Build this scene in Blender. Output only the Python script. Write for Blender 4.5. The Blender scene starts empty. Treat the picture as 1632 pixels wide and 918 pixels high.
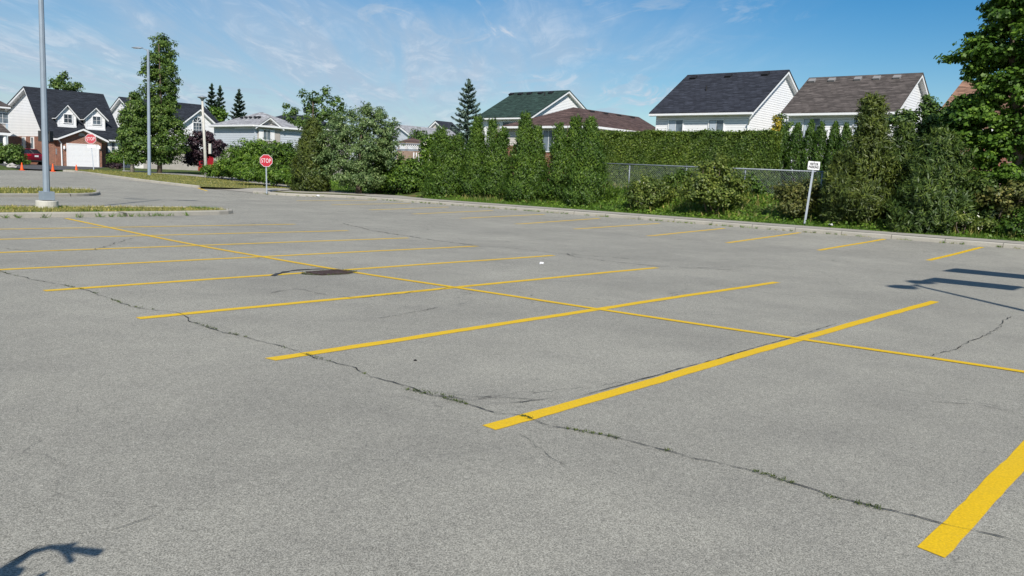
import bpy, bmesh, math, random
import numpy as np
from mathutils import Vector, Matrix

# ------------------------------------------------------------------ camera, sky, sun, exposure
sc = bpy.context.scene
COL = sc.collection
H = 1.6; F = 1341.5
R = np.array([[0.66227464, 0.07006432, -0.74597807],
              [-0.7480146, 0.1192346, -0.65288381],
              [0.04320253, 0.99039088, 0.13137518]])
cd = bpy.data.cameras.new('camera'); cam = bpy.data.objects.new('camera', cd); COL.objects.link(cam)
cd.sensor_width = 36; cd.lens = F / 1632 * 36; cd.clip_start = 0.05; cd.clip_end = 9000
cam.matrix_world = Matrix.Translation((0, 0, H)) @ Matrix(R.tolist()).to_4x4()
sc.camera = cam
SUN_AZ, SUN_EL = math.radians(227), math.radians(40)
tosun = Vector((math.cos(SUN_AZ) * math.cos(SUN_EL), math.sin(SUN_AZ) * math.cos(SUN_EL), math.sin(SUN_EL)))
sl = bpy.data.lights.new('sun', 'SUN'); sl.energy = 4.6; sl.angle = math.radians(0.45); sl.color = (1, 0.955, 0.89)
sun = bpy.data.objects.new('sun', sl); COL.objects.link(sun)
sun.location = (0, 0, 60); sun.rotation_euler = (-tosun).to_track_quat('-Z', 'Y').to_euler()
w = bpy.data.worlds.new("World"); sc.world = w; w.use_nodes = True
nt = w.node_tree; nt.nodes.clear()
def wn(t, **k):
    n = nt.nodes.new(t)
    for a, b in k.items(): setattr(n, a, b)
    return n
def wmath(op, a, b=None, clamp=False):
    n = wn('ShaderNodeMath', operation=op, use_clamp=clamp)
    for i, v in enumerate((a, b)):
        if v is None: continue
        if isinstance(v, (int, float)): n.inputs[i].default_value = v
        else: nt.links.new(v, n.inputs[i])
    return n.outputs[0]
sky = wn('ShaderNodeTexSky', sky_type='NISHITA', sun_disc=False, sun_elevation=SUN_EL,
         sun_rotation=math.atan2(tosun.x, tosun.y), air_density=1.0, dust_density=0.35, ozone_density=2.6)
tc = wn('ShaderNodeTexCoord'); sx = wn('ShaderNodeSeparateXYZ'); nt.links.new(tc.outputs['Generated'], sx.inputs[0])
zz = wmath('ADD', wmath('MAXIMUM', sx.outputs[2], 0.0), 0.09)
cx = wn('ShaderNodeCombineXYZ')
# cloud layer seen in perspective, rotated so that the streaks run across the view
ca, sa = math.cos(math.radians(43)), math.sin(math.radians(43))
fx = wmath('ADD', wmath('MULTIPLY', sx.outputs[0], ca), wmath('MULTIPLY', sx.outputs[1], sa))
lx = wmath('ADD', wmath('MULTIPLY', sx.outputs[0], -sa), wmath('MULTIPLY', sx.outputs[1], ca))
nt.links.new(wmath('DIVIDE', fx, zz), cx.inputs[0]); nt.links.new(wmath('DIVIDE', lx, zz), cx.inputs[1])
def cloud(scale, rough, detail, off, stretch, dist=0.6):
    m = wn('ShaderNodeMapping'); m.inputs['Location'].default_value = off; m.inputs['Scale'].default_value = stretch
    m.inputs['Rotation'].default_value = (0, 0, math.radians(-14))
    nt.links.new(cx.outputs[0], m.inputs[0])
    n = wn('ShaderNodeTexNoise'); n.inputs['Scale'].default_value = scale; n.inputs['Detail'].default_value = detail
    n.inputs['Roughness'].default_value = rough; n.inputs['Distortion'].default_value = dist
    nt.links.new(m.outputs[0], n.inputs['Vector']); return n.outputs[0]
def ramp(v, a, b):
    n = wn('ShaderNodeMapRange', interpolation_type='SMOOTHSTEP', clamp=True)
    n.inputs[1].default_value = a; n.inputs[2].default_value = b; nt.links.new(v, n.inputs[0]); return n.outputs[0]
c1 = ramp(wmath('ADD', wmath('MULTIPLY', cloud(0.55, 0.55, 9, (3.1, 1.7, 0), (0.55, 1.0, 1)), 0.7), wmath('MULTIPLY', cloud(2.2, 0.6, 9, (5.1, 0.7, 0), (0.35, 1.5, 1), 1.2), 0.3)), 0.42, 0.61)
c2 = ramp(cloud(1.7, 0.62, 10, (7.3, 2.2, 0), (0.8, 1.3, 1), 0.9), 0.47, 0.66)
leftm = ramp(lx, -0.02, 0.30)                       # the veil of cirrus lies to the left
lown = ramp(sx.outputs[2], 0.30, 0.10)
veil = wmath('MULTIPLY', wmath('MULTIPLY', c1, leftm), 0.95)
lowm = wmath('MULTIPLY', wmath('MULTIPLY', ramp(cloud(0.5, 0.5, 6, (1.2, 9.4, 0), (0.6, 0.9, 1)), 0.30, 0.56), ramp(lx, -0.42, 0.02)), wmath('MULTIPLY', lown, 0.9))
puff = wmath('MULTIPLY', wmath('MULTIPLY', c2, ramp(lx, -0.40, -0.05)), 0.72)
streak = ramp(cloud(1.5, 0.62, 10, (2.7, 5.3, 0), (0.30, 1.7, 1), 0.8), 0.36, 0.64)
wisp = ramp(cloud(4.5, 0.66, 10, (4.1, 8.3, 0), (0.5, 1.2, 1), 1.0), 0.42, 0.66)
tot = wmath('MAXIMUM', veil, lowm)
tot = wmath('MULTIPLY', tot, wmath('ADD', wmath('MULTIPLY', streak, 0.42), 0.58))
def patch(px, py, wide, tall, amp):
    d = R @ np.array([px - 816, 459 - py, -F]); d = d / np.linalg.norm(d); s_ = np.array([-d[1], d[0], 0.0]); s_ /= np.linalg.norm(s_); u = np.cross(d, s_)
    def dot(v):
        n = wn('ShaderNodeVectorMath', operation='DOT_PRODUCT'); nt.links.new(tc.outputs['Generated'], n.inputs[0]); n.inputs[1].default_value = v.tolist(); return n.outputs['Value']
    r2 = wmath('ADD', wmath('POWER', wmath('DIVIDE', wmath('ABSOLUTE', dot(s_)), wide), 2.0), wmath('POWER', wmath('DIVIDE', wmath('ABSOLUTE', dot(u)), tall), 2.0))
    return wmath('MULTIPLY', wmath('MULTIPLY', ramp(r2, 1.0, 0.0), wmath('ADD', wmath('MULTIPLY', wisp, 0.85), 0.15)), amp)
puffs = wmath('MAXIMUM', wmath('MAXIMUM', patch(795, 60, 0.045, 0.020, 1.0), patch(1025, 155, 0.085, 0.022, 0.9)), wmath('MAXIMUM', patch(1190, 20, 0.09, 0.02, 0.35), patch(820, 135, 0.20, 0.035, 0.75)))
tot = wmath('MAXIMUM', wmath('MAXIMUM', tot, puff), puffs, clamp=True)
mixc = wn('ShaderNodeMixRGB'); nt.links.new(tot, mixc.inputs[0])
hs = wn('ShaderNodeHueSaturation'); hs.inputs['Saturation'].default_value = 1.5; hs.inputs['Value'].default_value = 1.0
nt.links.new(sky.outputs[0], hs.inputs['Color'])
nt.links.new(hs.outputs[0], mixc.inputs[1]); cc_ = wn('ShaderNodeMixRGB'); nt.links.new(wmath('MAXIMUM', wmath('MULTIPLY', streak, wisp), puffs), cc_.inputs[0]); cc_.inputs[1].default_value = (4.5, 5.7, 7.2, 1); cc_.inputs[2].default_value = (6.6, 7.3, 8.3, 1); nt.links.new(cc_.outputs[0], mixc.inputs[2])
bg = wn('ShaderNodeBackground'); bg.inputs[1].default_value = 0.08
nt.links.new(mixc.outputs[0], bg.inputs[0])
wo = wn('ShaderNodeOutputWorld'); nt.links.new(bg.outputs[0], wo.inputs[0])
vs = sc.view_settings; vs.view_transform = 'Standard'; vs.look = 'None'; vs.gamma = 1; vs.exposure = 0.25
sc.render.resolution_x = 1024; sc.render.resolution_y = 576
sc.render.engine = 'CYCLES'
sc.cycles.max_bounces = 6; sc.cycles.transparent_max_bounces = 8

# ------------------------------------------------------------------ placing helpers
def sstep(v, a, b):
    t = np.clip((np.asarray(v, float) - a) / (b - a), 0, 1); return t * t * (3 - 2 * t)
def T(x, y):
    """height of the land without kerbs"""
    x = np.asarray(x, float); y = np.asarray(y, float)
    cross = 0.03 * np.clip(x - 22, 0, 5.7) * (1 - sstep(y, 40, 60))
    far = 0.5 * sstep(y, 38, 60) + 0.15 * sstep(y, 62, 82)
    bank = 0.95 * sstep(x, 29.6, 33.5) * (1 - sstep(y, 30, 42)) * (1 - 0 * x)
    yard = 0.25 * sstep(x, 34, 44) * (1 - sstep(y, 30, 42))
    return cross + far + bank + yard
def ray(px, py):
    d = R @ np.array([px - 816, 459 - py, -F]); return d
def depth(px, py, d):
    r = ray(px, py) / F; return np.array([0, 0, H]) + r * d
def onX(px, py, X):
    r = ray(px, py); t = X / r[0]; return np.array([X, r[1] * t, H + r[2] * t])
def onY(px, py, Y):
    r = ray(px, py); t = Y / r[1]; return np.array([r[0] * t, Y, H + r[2] * t])
def PG(px, py, dz=0.0):
    """where the sight line through a point of the photo meets the land"""
    r = ray(px, py); r = r / np.linalg.norm(r); lo, t = 0.5, 0.5
    while t < 400:
        p = r * t
        if H + p[2] < T(p[0], p[1]) + dz: break
        lo = t; t *= 1.01
    for _ in range(30):
        m = (lo + t) / 2; p = r * m
        if H + p[2] < T(p[0], p[1]) + dz: t = m
        else: lo = m
    p = r * t; return (p[0], p[1])
def Tz(p, dz=0): return float(T(p[0], p[1])) + dz

# ------------------------------------------------------------------ materials
MATS = {}
def mat(name, color=(0.5, 0.5, 0.5), rough=0.7, metal=0.0, spec=0.3, noise=0.0, nscale=8.0, bump=0.0):
    if name in MATS: return MATS[name]
    m = bpy.data.materials.new(name); m.use_nodes = True; n = m.node_tree; b = n.nodes['Principled BSDF']
    b.inputs['Base Color'].default_value = (*color, 1); b.inputs['Roughness'].default_value = rough
    b.inputs['Metallic'].default_value = metal; b.inputs['Specular IOR Level'].default_value = spec
    if noise or bump:
        t = n.nodes.new('ShaderNodeTexCoord'); z = n.nodes.new('ShaderNodeTexNoise'); z.inputs['Scale'].default_value = nscale
        z.inputs['Detail'].default_value = 6; n.links.new(t.outputs['Object'], z.inputs['Vector'])
        if noise:
            r = n.nodes.new('ShaderNodeValToRGB'); lo = tuple(c * (1 - noise) for c in color); hi = tuple(min(1, c * (1 + noise)) for c in color)
            r.color_ramp.elements[0].color = (*lo, 1); r.color_ramp.elements[1].color = (*hi, 1)
            r.color_ramp.elements[0].position = 0.3; r.color_ramp.elements[1].position = 0.7
            n.links.new(z.outputs[0], r.inputs[0]); n.links.new(r.outputs[0], b.inputs['Base Color'])
        if bump:
            bp = n.nodes.new('ShaderNodeBump'); bp.inputs['Strength'].default_value = bump; bp.inputs['Distance'].default_value = 0.02
            n.links.new(z.outputs[0], bp.inputs['Height']); n.links.new(bp.outputs[0], b.inputs['Normal'])
    MATS[name] = m; return m
class NT:
    """small node-building shorthand"""
    def __init__(s, name):
        s.m = bpy.data.materials.new(name); s.m.use_nodes = True; s.t = s.m.node_tree; s.b = s.t.nodes['Principled BSDF']; MATS[name] = s.m
        s.co = s.t.nodes.new('ShaderNodeTexCoord').outputs['Object']
    def n(s, t, ins={}, **k):
        x = s.t.nodes.new(t)
        for a, b in k.items(): setattr(x, a, b)
        for a, b in ins.items():
            if hasattr(b, 'is_output'): s.t.links.new(b, x.inputs[a])
            else: x.inputs[a].default_value = b
        return x
    def noise(s, scale, detail=4, rough=0.5, vec=None, dist=0.0):
        return s.n('ShaderNodeTexNoise', {'Scale': scale, 'Detail': detail, 'Roughness': rough, 'Vector': vec or s.co, 'Distortion': dist}).outputs[0]
    def math(s, op, a, b=0.0, clamp=False): return s.n('ShaderNodeMath', {0: a, 1: b}, operation=op, use_clamp=clamp).outputs[0]
    def rng(s, v, a, b, c=0.0, d=1.0, smooth=False):
        return s.n('ShaderNodeMapRange', {0: v, 1: a, 2: b, 3: c, 4: d}, clamp=True, interpolation_type='SMOOTHSTEP' if smooth else 'LINEAR').outputs[0]
    def mix(s, f, a, b, mode='MIX'):
        col = lambda c: c if hasattr(c, 'is_output') else (*c, 1)
        return s.n('ShaderNodeMixRGB', {0: f, 1: col(a), 2: col(b)}, blend_type=mode).outputs[0]
    def out(s, col, rough=0.8, spec=0.3, h=None, dist=0.01, strength=0.5):
        s.t.links.new(col, s.b.inputs['Base Color']) if hasattr(col, 'is_output') else None
        s.b.inputs['Roughness'].default_value = rough; s.b.inputs['Specular IOR Level'].default_value = spec
        if h is not None:
            bp = s.n('ShaderNodeBump', {'Height': h, 'Strength': strength, 'Distance': dist}); s.t.links.new(bp.outputs[0], s.b.inputs['Normal'])
        return s.m

def m_asphalt():
    a = NT('asphalt')
    fine = a.noise(150, 3, 0.7); mid = a.noise(60, 4, 0.7)
    chips = a.n('ShaderNodeTexVoronoi', {'Scale': 210, 'Vector': a.co}, feature='F1'); chips2 = a.n('ShaderNodeTexVoronoi', {'Scale': 34, 'Vector': a.co}, feature='F1')
    vor = a.n('ShaderNodeTexVoronoi', {'Scale': 85, 'Vector': a.co}, feature='F1')
    cr1 = a.n('ShaderNodeSeparateColor', {0: chips.outputs['Color']}).outputs[0]; cr2 = a.n('ShaderNodeSeparateColor', {0: chips2.outputs['Color']}).outputs[1]
    big = a.noise(0.35, 5, 0.6); streak = a.noise(1.6, 5, 0.65, dist=0.4)
    base = a.mix(cr1, (0.085, 0.083, 0.075), (0.46, 0.445, 0.40))
    base = a.mix(a.rng(fine, 0.34, 0.66, 0, 0.5), base, (0.32, 0.315, 0.275))
    base = a.mix(1.0, base, a.mix(cr2, (0.94, 0.94, 0.94), (1.05, 1.05, 1.05)), 'MULTIPLY')
    base = a.mix(a.rng(mid, 0.60, 0.72, 0, 0.5), base, (0.10, 0.098, 0.092))
    sp = a.math('MULTIPLY', a.rng(vor.outputs['Distance'], 0.30, 0.20), a.rng(a.noise(31, 2), 0.54, 0.60))
    base = a.mix(a.math('MULTIPLY', sp, 0.6), base, (0.66, 0.64, 0.56))
    tone = a.mix(a.rng(big, 0.3, 0.7), (0.89, 0.872, 0.82), (1.15, 1.125, 1.045))
    base = a.mix(1.0, base, tone, 'MULTIPLY')
    base = a.mix(1.0, base, a.mix(a.rng(streak, 0.35, 0.7), (1.04, 1.04, 1.04), (0.92, 0.92, 0.93)), 'MULTIPLY')
    # faint tyre-worn bands along the aisles and oil-dark spots in the stalls
    sep = a.n('ShaderNodeSeparateXYZ', {0: a.co})
    spot = a.rng(a.noise(0.9, 3, 0.5), 0.66, 0.78, 0, 0.2)
    base = a.mix(spot, base, (0.14, 0.14, 0.135))
    # hairline cracks, only where a broad noise lets them appear
    wob = a.n('ShaderNodeVectorMath', {0: a.co, 1: a.n('ShaderNodeVectorMath', {0: a.n('ShaderNodeTexNoise', {'Scale': 3.0, 'Detail': 4.0, 'Vector': a.co}).outputs['Color'], 3: 0.45}, operation='SCALE').outputs[0]}, operation='ADD').outputs[0]
    cr = a.n('ShaderNodeTexVoronoi', {'Scale': 0.42, 'Vector': wob}, feature='DISTANCE_TO_EDGE')
    crm = a.math('MULTIPLY', a.rng(cr.outputs['Distance'], 0.0045, 0.002), a.rng(a.noise(0.22, 3), 0.50, 0.60))
    crm = a.math('MULTIPLY', crm, a.rng(a.noise(2.2, 3), 0.42, 0.55))
    base = a.mix(a.math('MULTIPLY', crm, 0.65), base, (0.035, 0.034, 0.032))
    hgt = a.math('ADD', fine, a.math('MULTIPLY', mid, 0.6))
    return a.out(base, 0.88, 0.25, hgt, 0.006, 0.55)
def m_paint():
    a = NT('yellow_paint')
    f = a.noise(80, 3, 0.6); g = a.noise(2.5, 5, 0.65)
    c = a.mix(a.rng(f, 0.3, 0.7), (0.61, 0.375, 0.003), (0.82, 0.525, 0.006))
    c = a.mix(a.rng(g, 0.45, 0.8, 0, 0.28), c, (0.58, 0.40, 0.03))
    c = a.mix(a.math('MULTIPLY', a.rng(a.noise(55, 4, 0.7), 0.63, 0.70), 0.5), c, (0.16, 0.145, 0.10))
    return a.out(c, 0.6, 0.35, f, 0.004, 0.5)
def m_concrete(name='concrete', c=(0.36, 0.335, 0.285), joint=True):
    a = NT(name); f = a.noise(40, 5, 0.65); g = a.noise(1.3, 6, 0.65)
    col = a.mix(a.rng(f, 0.3, 0.7), tuple(x * 0.85 for x in c), tuple(x * 1.12 for x in c))
    col = a.mix(a.rng(g, 0.45, 0.75, 0, 0.45), col, tuple(x * 0.62 for x in c))
    if joint:
        sep = a.n('ShaderNodeSeparateXYZ', {0: a.co})
        fr = a.math('FRACT', a.math('DIVIDE', sep.outputs[1], 1.55))
        col = a.mix(a.rng(a.math('ABSOLUTE', a.math('SUBTRACT', fr, 0.5)), 0.008, 0.004), col, (0.10, 0.095, 0.08))
    return a.out(col, 0.9, 0.2, f, 0.006, 0.4)
def m_ground():
    a = NT('ground_cover'); g = a.noise(0.8, 6, 0.65); f = a.noise(14, 6, 0.7); h = a.noise(0.35, 4, 0.6)
    col = a.mix(a.rng(f, 0.35, 0.68), (0.030, 0.055, 0.014), (0.10, 0.145, 0.035))
    col = a.mix(a.rng(g, 0.46, 0.62, 0, 0.55), col, (0.16, 0.155, 0.060))
    col = a.mix(a.rng(h, 0.60, 0.70, 0, 0.75), col, (0.21, 0.125, 0.075))
    return a.out(col, 0.95, 0.1, f, 0.05, 0.6)
def m_drygrass():
    a = NT('dry_turf'); g = a.noise(1.1, 6, 0.7); f = a.noise(18, 5, 0.7)
    col = a.mix(a.rng(f, 0.35, 0.66), (0.14, 0.145, 0.045), (0.32, 0.28, 0.12))
    col = a.mix(a.rng(g, 0.40, 0.62, 0, 0.65), col, (0.075, 0.115, 0.028))
    return a.out(col, 0.95, 0.1, f, 0.04, 0.6)
def m_siding(name, c, period=0.16):
    a = NT(name); sep = a.n('ShaderNodeSeparateXYZ', {0: a.co})
    fr = a.math('FRACT', a.math('DIVIDE', sep.outputs[2], period))
    ln = a.rng(fr, 0.12, 0.26, 1.0, 0.0)
    g = a.noise(0.9, 5, 0.6)
    col = a.mix(a.rng(g, 0.3, 0.7), tuple(x * 0.94 for x in c), c)
    col = a.mix(a.math('MULTIPLY', ln, 0.5), col, tuple(x * 0.30 for x in c))
    return a.out(col, 0.5, 0.35, a.math('SUBTRACT', 1.0, fr), 0.03, 0.8)
def m_shingle(name, c, var=0.35):
    a = NT(name); sep = a.n('ShaderNodeSeparateXYZ', {0: a.co})
    v = a.n('ShaderNodeCombineXYZ', {0: a.math('ADD', sep.outputs[0], sep.outputs[1]), 1: a.math('MULTIPLY', sep.outputs[2], 1.9)}).outputs[0]
    lo = tuple(x * (1 - var) for x in c); hi = tuple(min(1, x * (1 + var)) for x in c)
    br = a.n('ShaderNodeTexBrick', {'Vector': v, 'Color1': (*lo, 1), 'Color2': (*hi, 1), 'Mortar': (*[x * 0.45 for x in c], 1), 'Scale': 1.0,
             'Mortar Size': 0.012, 'Bias': 0.0, 'Brick Width': 0.42, 'Row Height': 0.16})
    mp = a.n('ShaderNodeCombineXYZ', {0: a.math('MULTIPLY', a.math('ADD', sep.outputs[0], sep.outputs[1]), 1.3), 1: a.math('MULTIPLY', sep.outputs[2], 9.0)}).outputs[0]
    col = a.mix(a.rng(a.noise(1.0, 4, 0.6, vec=mp), 0.54, 0.64, 0, 0.6), br.outputs[0], tuple(min(1, x * 2.3) for x in c))
    col = a.mix(a.rng(a.noise(0.5, 5, 0.6), 0.35, 0.7, 0, 0.3), col, tuple(x * 0.6 for x in c))
    return a.out(col, 0.92, 0.2, br.outputs['Fac'], 0.02, 0.5)
def m_brick():
    a = NT('red_brick'); sep = a.n('ShaderNodeSeparateXYZ', {0: a.co})
    v = a.n('ShaderNodeCombineXYZ', {0: a.math('ADD', sep.outputs[0], sep.outputs[1]), 1: sep.outputs[2]}).outputs[0]
    br = a.n('ShaderNodeTexBrick', {'Vector': v, 'Color1': (0.30, 0.105, 0.060, 1), 'Color2': (0.17, 0.066, 0.042, 1), 'Mortar': (0.36, 0.29, 0.24, 1),
             'Scale': 1.0, 'Mortar Size': 0.012, 'Brick Width': 0.30, 'Row Height': 0.105})
    col = a.mix(a.rng(a.noise(4.5, 4, 0.7), 0.5, 0.66, 0, 0.5), br.outputs[0], (0.42, 0.24, 0.16))
    return a.out(col, 0.9, 0.2, br.outputs['Fac'], -0.01, 0.5)
def m_leaf(name, lo, mid, hi, trans=0.28, rough=0.5, spec=0.32):
    lo, mid, hi = (tuple(min(.9, c * k) for c, k in zip(q, (1.25, 1.2, 1.0))) for q in (lo, mid, hi)) if name != 'leaf_purple' else (lo, mid, hi)
    a = NT(name); geo = a.n('ShaderNodeNewGeometry'); rnd = geo.outputs['Random Per Island']
    r = a.n('ShaderNodeValToRGB', {0: rnd}); e = r.color_ramp.elements
    e[0].color = (*lo, 1); e[1].color = (*hi, 1); k = e.new(0.55); k.color = (*mid, 1)
    patch = a.rng(a.noise(1.1, 3, 0.5), 0.35, 0.68)
    col = a.mix(1.0, r.outputs[0], a.mix(patch, (0.68, 0.76, 0.72), (1.22, 1.16, 0.95)), 'MULTIPLY')
    a.out(col, rough, spec)
    tr = a.n('ShaderNodeBsdfTranslucent', {'Color': a.mix(1.0, col, (1.25, 1.45, 0.5), 'MULTIPLY')})
    mx = a.n('ShaderNodeMixShader', {0: trans, 1: a.b.outputs[0], 2: tr.outputs[0]})
    o = [x for x in a.t.nodes if x.type == 'OUTPUT_MATERIAL'][0]; a.t.links.new(mx.outputs[0], o.inputs[0])
    return a.m
def m_glass():
    a = NT('window_glass'); g = a.noise(0.8, 3)
    col = a.mix(a.rng(g, 0.4, 0.6), (0.03, 0.04, 0.05), (0.16, 0.20, 0.23))
    return a.out(col, 0.08, 0.6)
m_asphalt(); m_paint(); m_concrete(); m_concrete('kerb_concrete', (0.38, 0.355, 0.30), True); m_ground(); m_drygrass(); m_brick(); m_glass()
m_siding('white_siding', (0.80, 0.80, 0.79), 0.15); m_siding('pale_blue_siding', (0.52, 0.56, 0.60), 0.2); m_siding('beige_siding', (0.60, 0.55, 0.50), 0.18)
m_shingle('charcoal_shingle', (0.030, 0.033, 0.043)); m_shingle('brown_grey_shingle', (0.088, 0.075, 0.068)); m_shingle('green_shingle', (0.028, 0.052, 0.042))
m_shingle('maroon_shingle', (0.092, 0.060, 0.052)); m_shingle('pale_grey_shingle', (0.30, 0.30, 0.31), 0.2); m_shingle('black_shingle', (0.024, 0.028, 0.036), 0.25)
m_shingle('tan_shingle', (0.26, 0.15, 0.10))
mat('white_trim', (0.80, 0.80, 0.79), 0.45, noise=0.04); mat('stucco', (0.42, 0.39, 0.35), 0.9, noise=0.08, nscale=3)
mat('galvanised', (0.27, 0.30, 0.33), 0.5, 0.35, noise=0.12, nscale=5); mat('pole_grey', (0.27, 0.32, 0.37), 0.5, 0.2, noise=0.08, nscale=3)
mat('dark_wire', (0.28, 0.31, 0.32), 0.6); mat('dark_metal', (0.045, 0.045, 0.045), 0.6); mat('sign_red', (0.40, 0.006, 0.020), 0.4, spec=0.4, noise=0.06); mat('sign_white', (0.66, 0.66, 0.65), 0.4, noise=0.04)
mat('sign_black', (0.015, 0.015, 0.016), 0.5); mat('cone_orange', (0.90, 0.10, 0.012), 0.5, noise=0.08); mat('bark', (0.11, 0.085, 0.062), 0.95, noise=0.35, nscale=14, bump=0.6)
mat('pale_bark', (0.24, 0.21, 0.18), 0.95, noise=0.3, nscale=14); mat('concrete_pole', (0.50, 0.48, 0.42), 0.85, noise=0.1, nscale=6)
mat('rubber', (0.018, 0.018, 0.018), 0.8); mat('car_red', (0.17, 0.008, 0.020), 0.22, 0.25, 0.6); mat('car_glass', (0.012, 0.014, 0.018), 0.05, 0, 0.7)
mat('tail_red', (0.5, 0.01, 0.01), 0.2); mat('chrome', (0.6, 0.6, 0.62), 0.25, 0.9); mat('bin_green', (0.022, 0.10, 0.055), 0.5); mat('bin_blue', (0.02, 0.07, 0.24), 0.5)
mat('crack_dark', (0.035, 0.033, 0.028), 0.95, noise=0.4, nscale=30); mat('soil', (0.10, 0.082, 0.062), 0.95, noise=0.5, nscale=20)
mat('grate_iron', (0.085, 0.055, 0.05), 0.7, 0.3, noise=0.3, nscale=20); mat('red_door', (0.36, 0.015, 0.025), 0.45, noise=0.05); mat('wood', (0.28, 0.20, 0.15), 0.85, noise=0.2, nscale=5)
mat('driveway_dark', (0.085, 0.083, 0.082), 0.9, noise=0.2, nscale=6); mat('litter_white', (0.78, 0.78, 0.78), 0.6, noise=0.08, nscale=30)
mat('vent_black', (0.02, 0.02, 0.022), 0.6); mat('vent_grey', (0.24, 0.235, 0.23), 0.6); mat('petal', (0.80, 0.80, 0.62), 0.7); mat('stone', (0.35, 0.33, 0.30), 0.9, noise=0.2)
mat('tar', (0.045, 0.045, 0.046), 0.7, noise=0.25, nscale=20); mat('blind', (0.45, 0.50, 0.55), 0.6)
m_leaf('leaf_maple', (0.034, 0.075, 0.011), (0.062, 0.130, 0.019), (0.13, 0.225, 0.038), 0.34)
m_leaf('leaf_linden', (0.036, 0.070, 0.016), (0.068, 0.125, 0.030), (0.16, 0.235, 0.070))
m_leaf('leaf_cedar', (0.028, 0.062, 0.010), (0.056, 0.112, 0.018), (0.125, 0.20, 0.034), 0.22)
m_leaf('leaf_emerald', (0.020, 0.050, 0.008), (0.040, 0.088, 0.014), (0.075, 0.135, 0.022), 0.18)
m_leaf('leaf_hedge', (0.038, 0.070, 0.010), (0.070, 0.120, 0.020), (0.15, 0.205, 0.045), 0.2)
m_leaf('leaf_juniper', (0.024, 0.048, 0.012), (0.048, 0.084, 0.020), (0.10, 0.145, 0.034), 0.2)
m_leaf('leaf_olive_juniper', (0.032, 0.050, 0.011), (0.062, 0.090, 0.020), (0.12, 0.150, 0.036), 0.2)
m_leaf('leaf_silver', (0.045, 0.085, 0.030), (0.085, 0.140, 0.058), (0.24, 0.31, 0.18), 0.25)
m_leaf('leaf_spruce', (0.045, 0.078, 0.078), (0.085, 0.135, 0.140), (0.18, 0.25, 0.26), 0.08)
m_leaf('leaf_dark_spruce', (0.022, 0.042, 0.032), (0.038, 0.068, 0.052), (0.066, 0.11, 0.085), 0.08)
m_leaf('leaf_far', (0.032, 0.066, 0.020), (0.060, 0.112, 0.032), (0.13, 0.20, 0.060), 0.2)
m_leaf('leaf_purple', (0.016, 0.008, 0.016), (0.034, 0.016, 0.028), (0.075, 0.040, 0.050), 0.1)
m_leaf('leaf_bright', (0.045, 0.095, 0.012), (0.085, 0.160, 0.022), (0.17, 0.26, 0.050), 0.3)
m_leaf('leaf_yellowish', (0.050, 0.082, 0.016), (0.092, 0.130, 0.030), (0.20, 0.235, 0.070), 0.25)
m_leaf('leaf_brownish', (0.058, 0.072, 0.022), (0.10, 0.115, 0.036), (0.20, 0.185, 0.070), 0.2)
m_leaf('leaf_gold', (0.20, 0.17, 0.02), (0.32, 0.27, 0.03), (0.45, 0.36, 0.05), 0.25)
m_leaf('grass_blade', (0.050, 0.105, 0.014), (0.085, 0.165, 0.024), (0.16, 0.25, 0.050), 0.3)
m_leaf('grass_olive', (0.030, 0.045, 0.012), (0.055, 0.080, 0.020), (0.10, 0.13, 0.035), 0.15)
m_leaf('grass_straw', (0.13, 0.14, 0.045), (0.27, 0.25, 0.095), (0.46, 0.39, 0.18), 0.25)
m_leaf('grass_dry', (0.10, 0.13, 0.035), (0.20, 0.20, 0.075), (0.38, 0.33, 0.15), 0.25)
M = MATS

# ------------------------------------------------------------------ object helpers
def tag(o, label=None, cat=None, group=None, kind=None):
    if label: o['label'] = label
    if cat: o['category'] = cat
    if group: o['group'] = group
    if kind: o['kind'] = kind
    return o
def empty(name, loc, label, cat, group=None, rz=0.0):
    o = bpy.data.objects.new(name, None); COL.objects.link(o); o.location = [float(v) for v in loc]; o.rotation_euler = (0, 0, rz)
    o.empty_display_size = 0.3
    return tag(o, label, cat, group)
def root_of(o):
    while o.parent: o = o.parent
    return o
def link_mesh(name, me, material, parent=None, loc=None, world=True):
    """mesh in world coordinates; moved so that its origin is that of its thing"""
    o = bpy.data.objects.new(name, me); COL.objects.link(o)
    if material is not None and not me.materials: me.materials.append(M[material] if isinstance(material, str) else material)
    if parent is not None:
        o.parent = parent
        if world: me.transform(Matrix.Translation(-Vector(root_of(parent).location)))
    elif loc is not None:
        loc = Vector([float(v) for v in loc]); me.transform(Matrix.Translation(-loc)); o.location = loc
    return o
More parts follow.
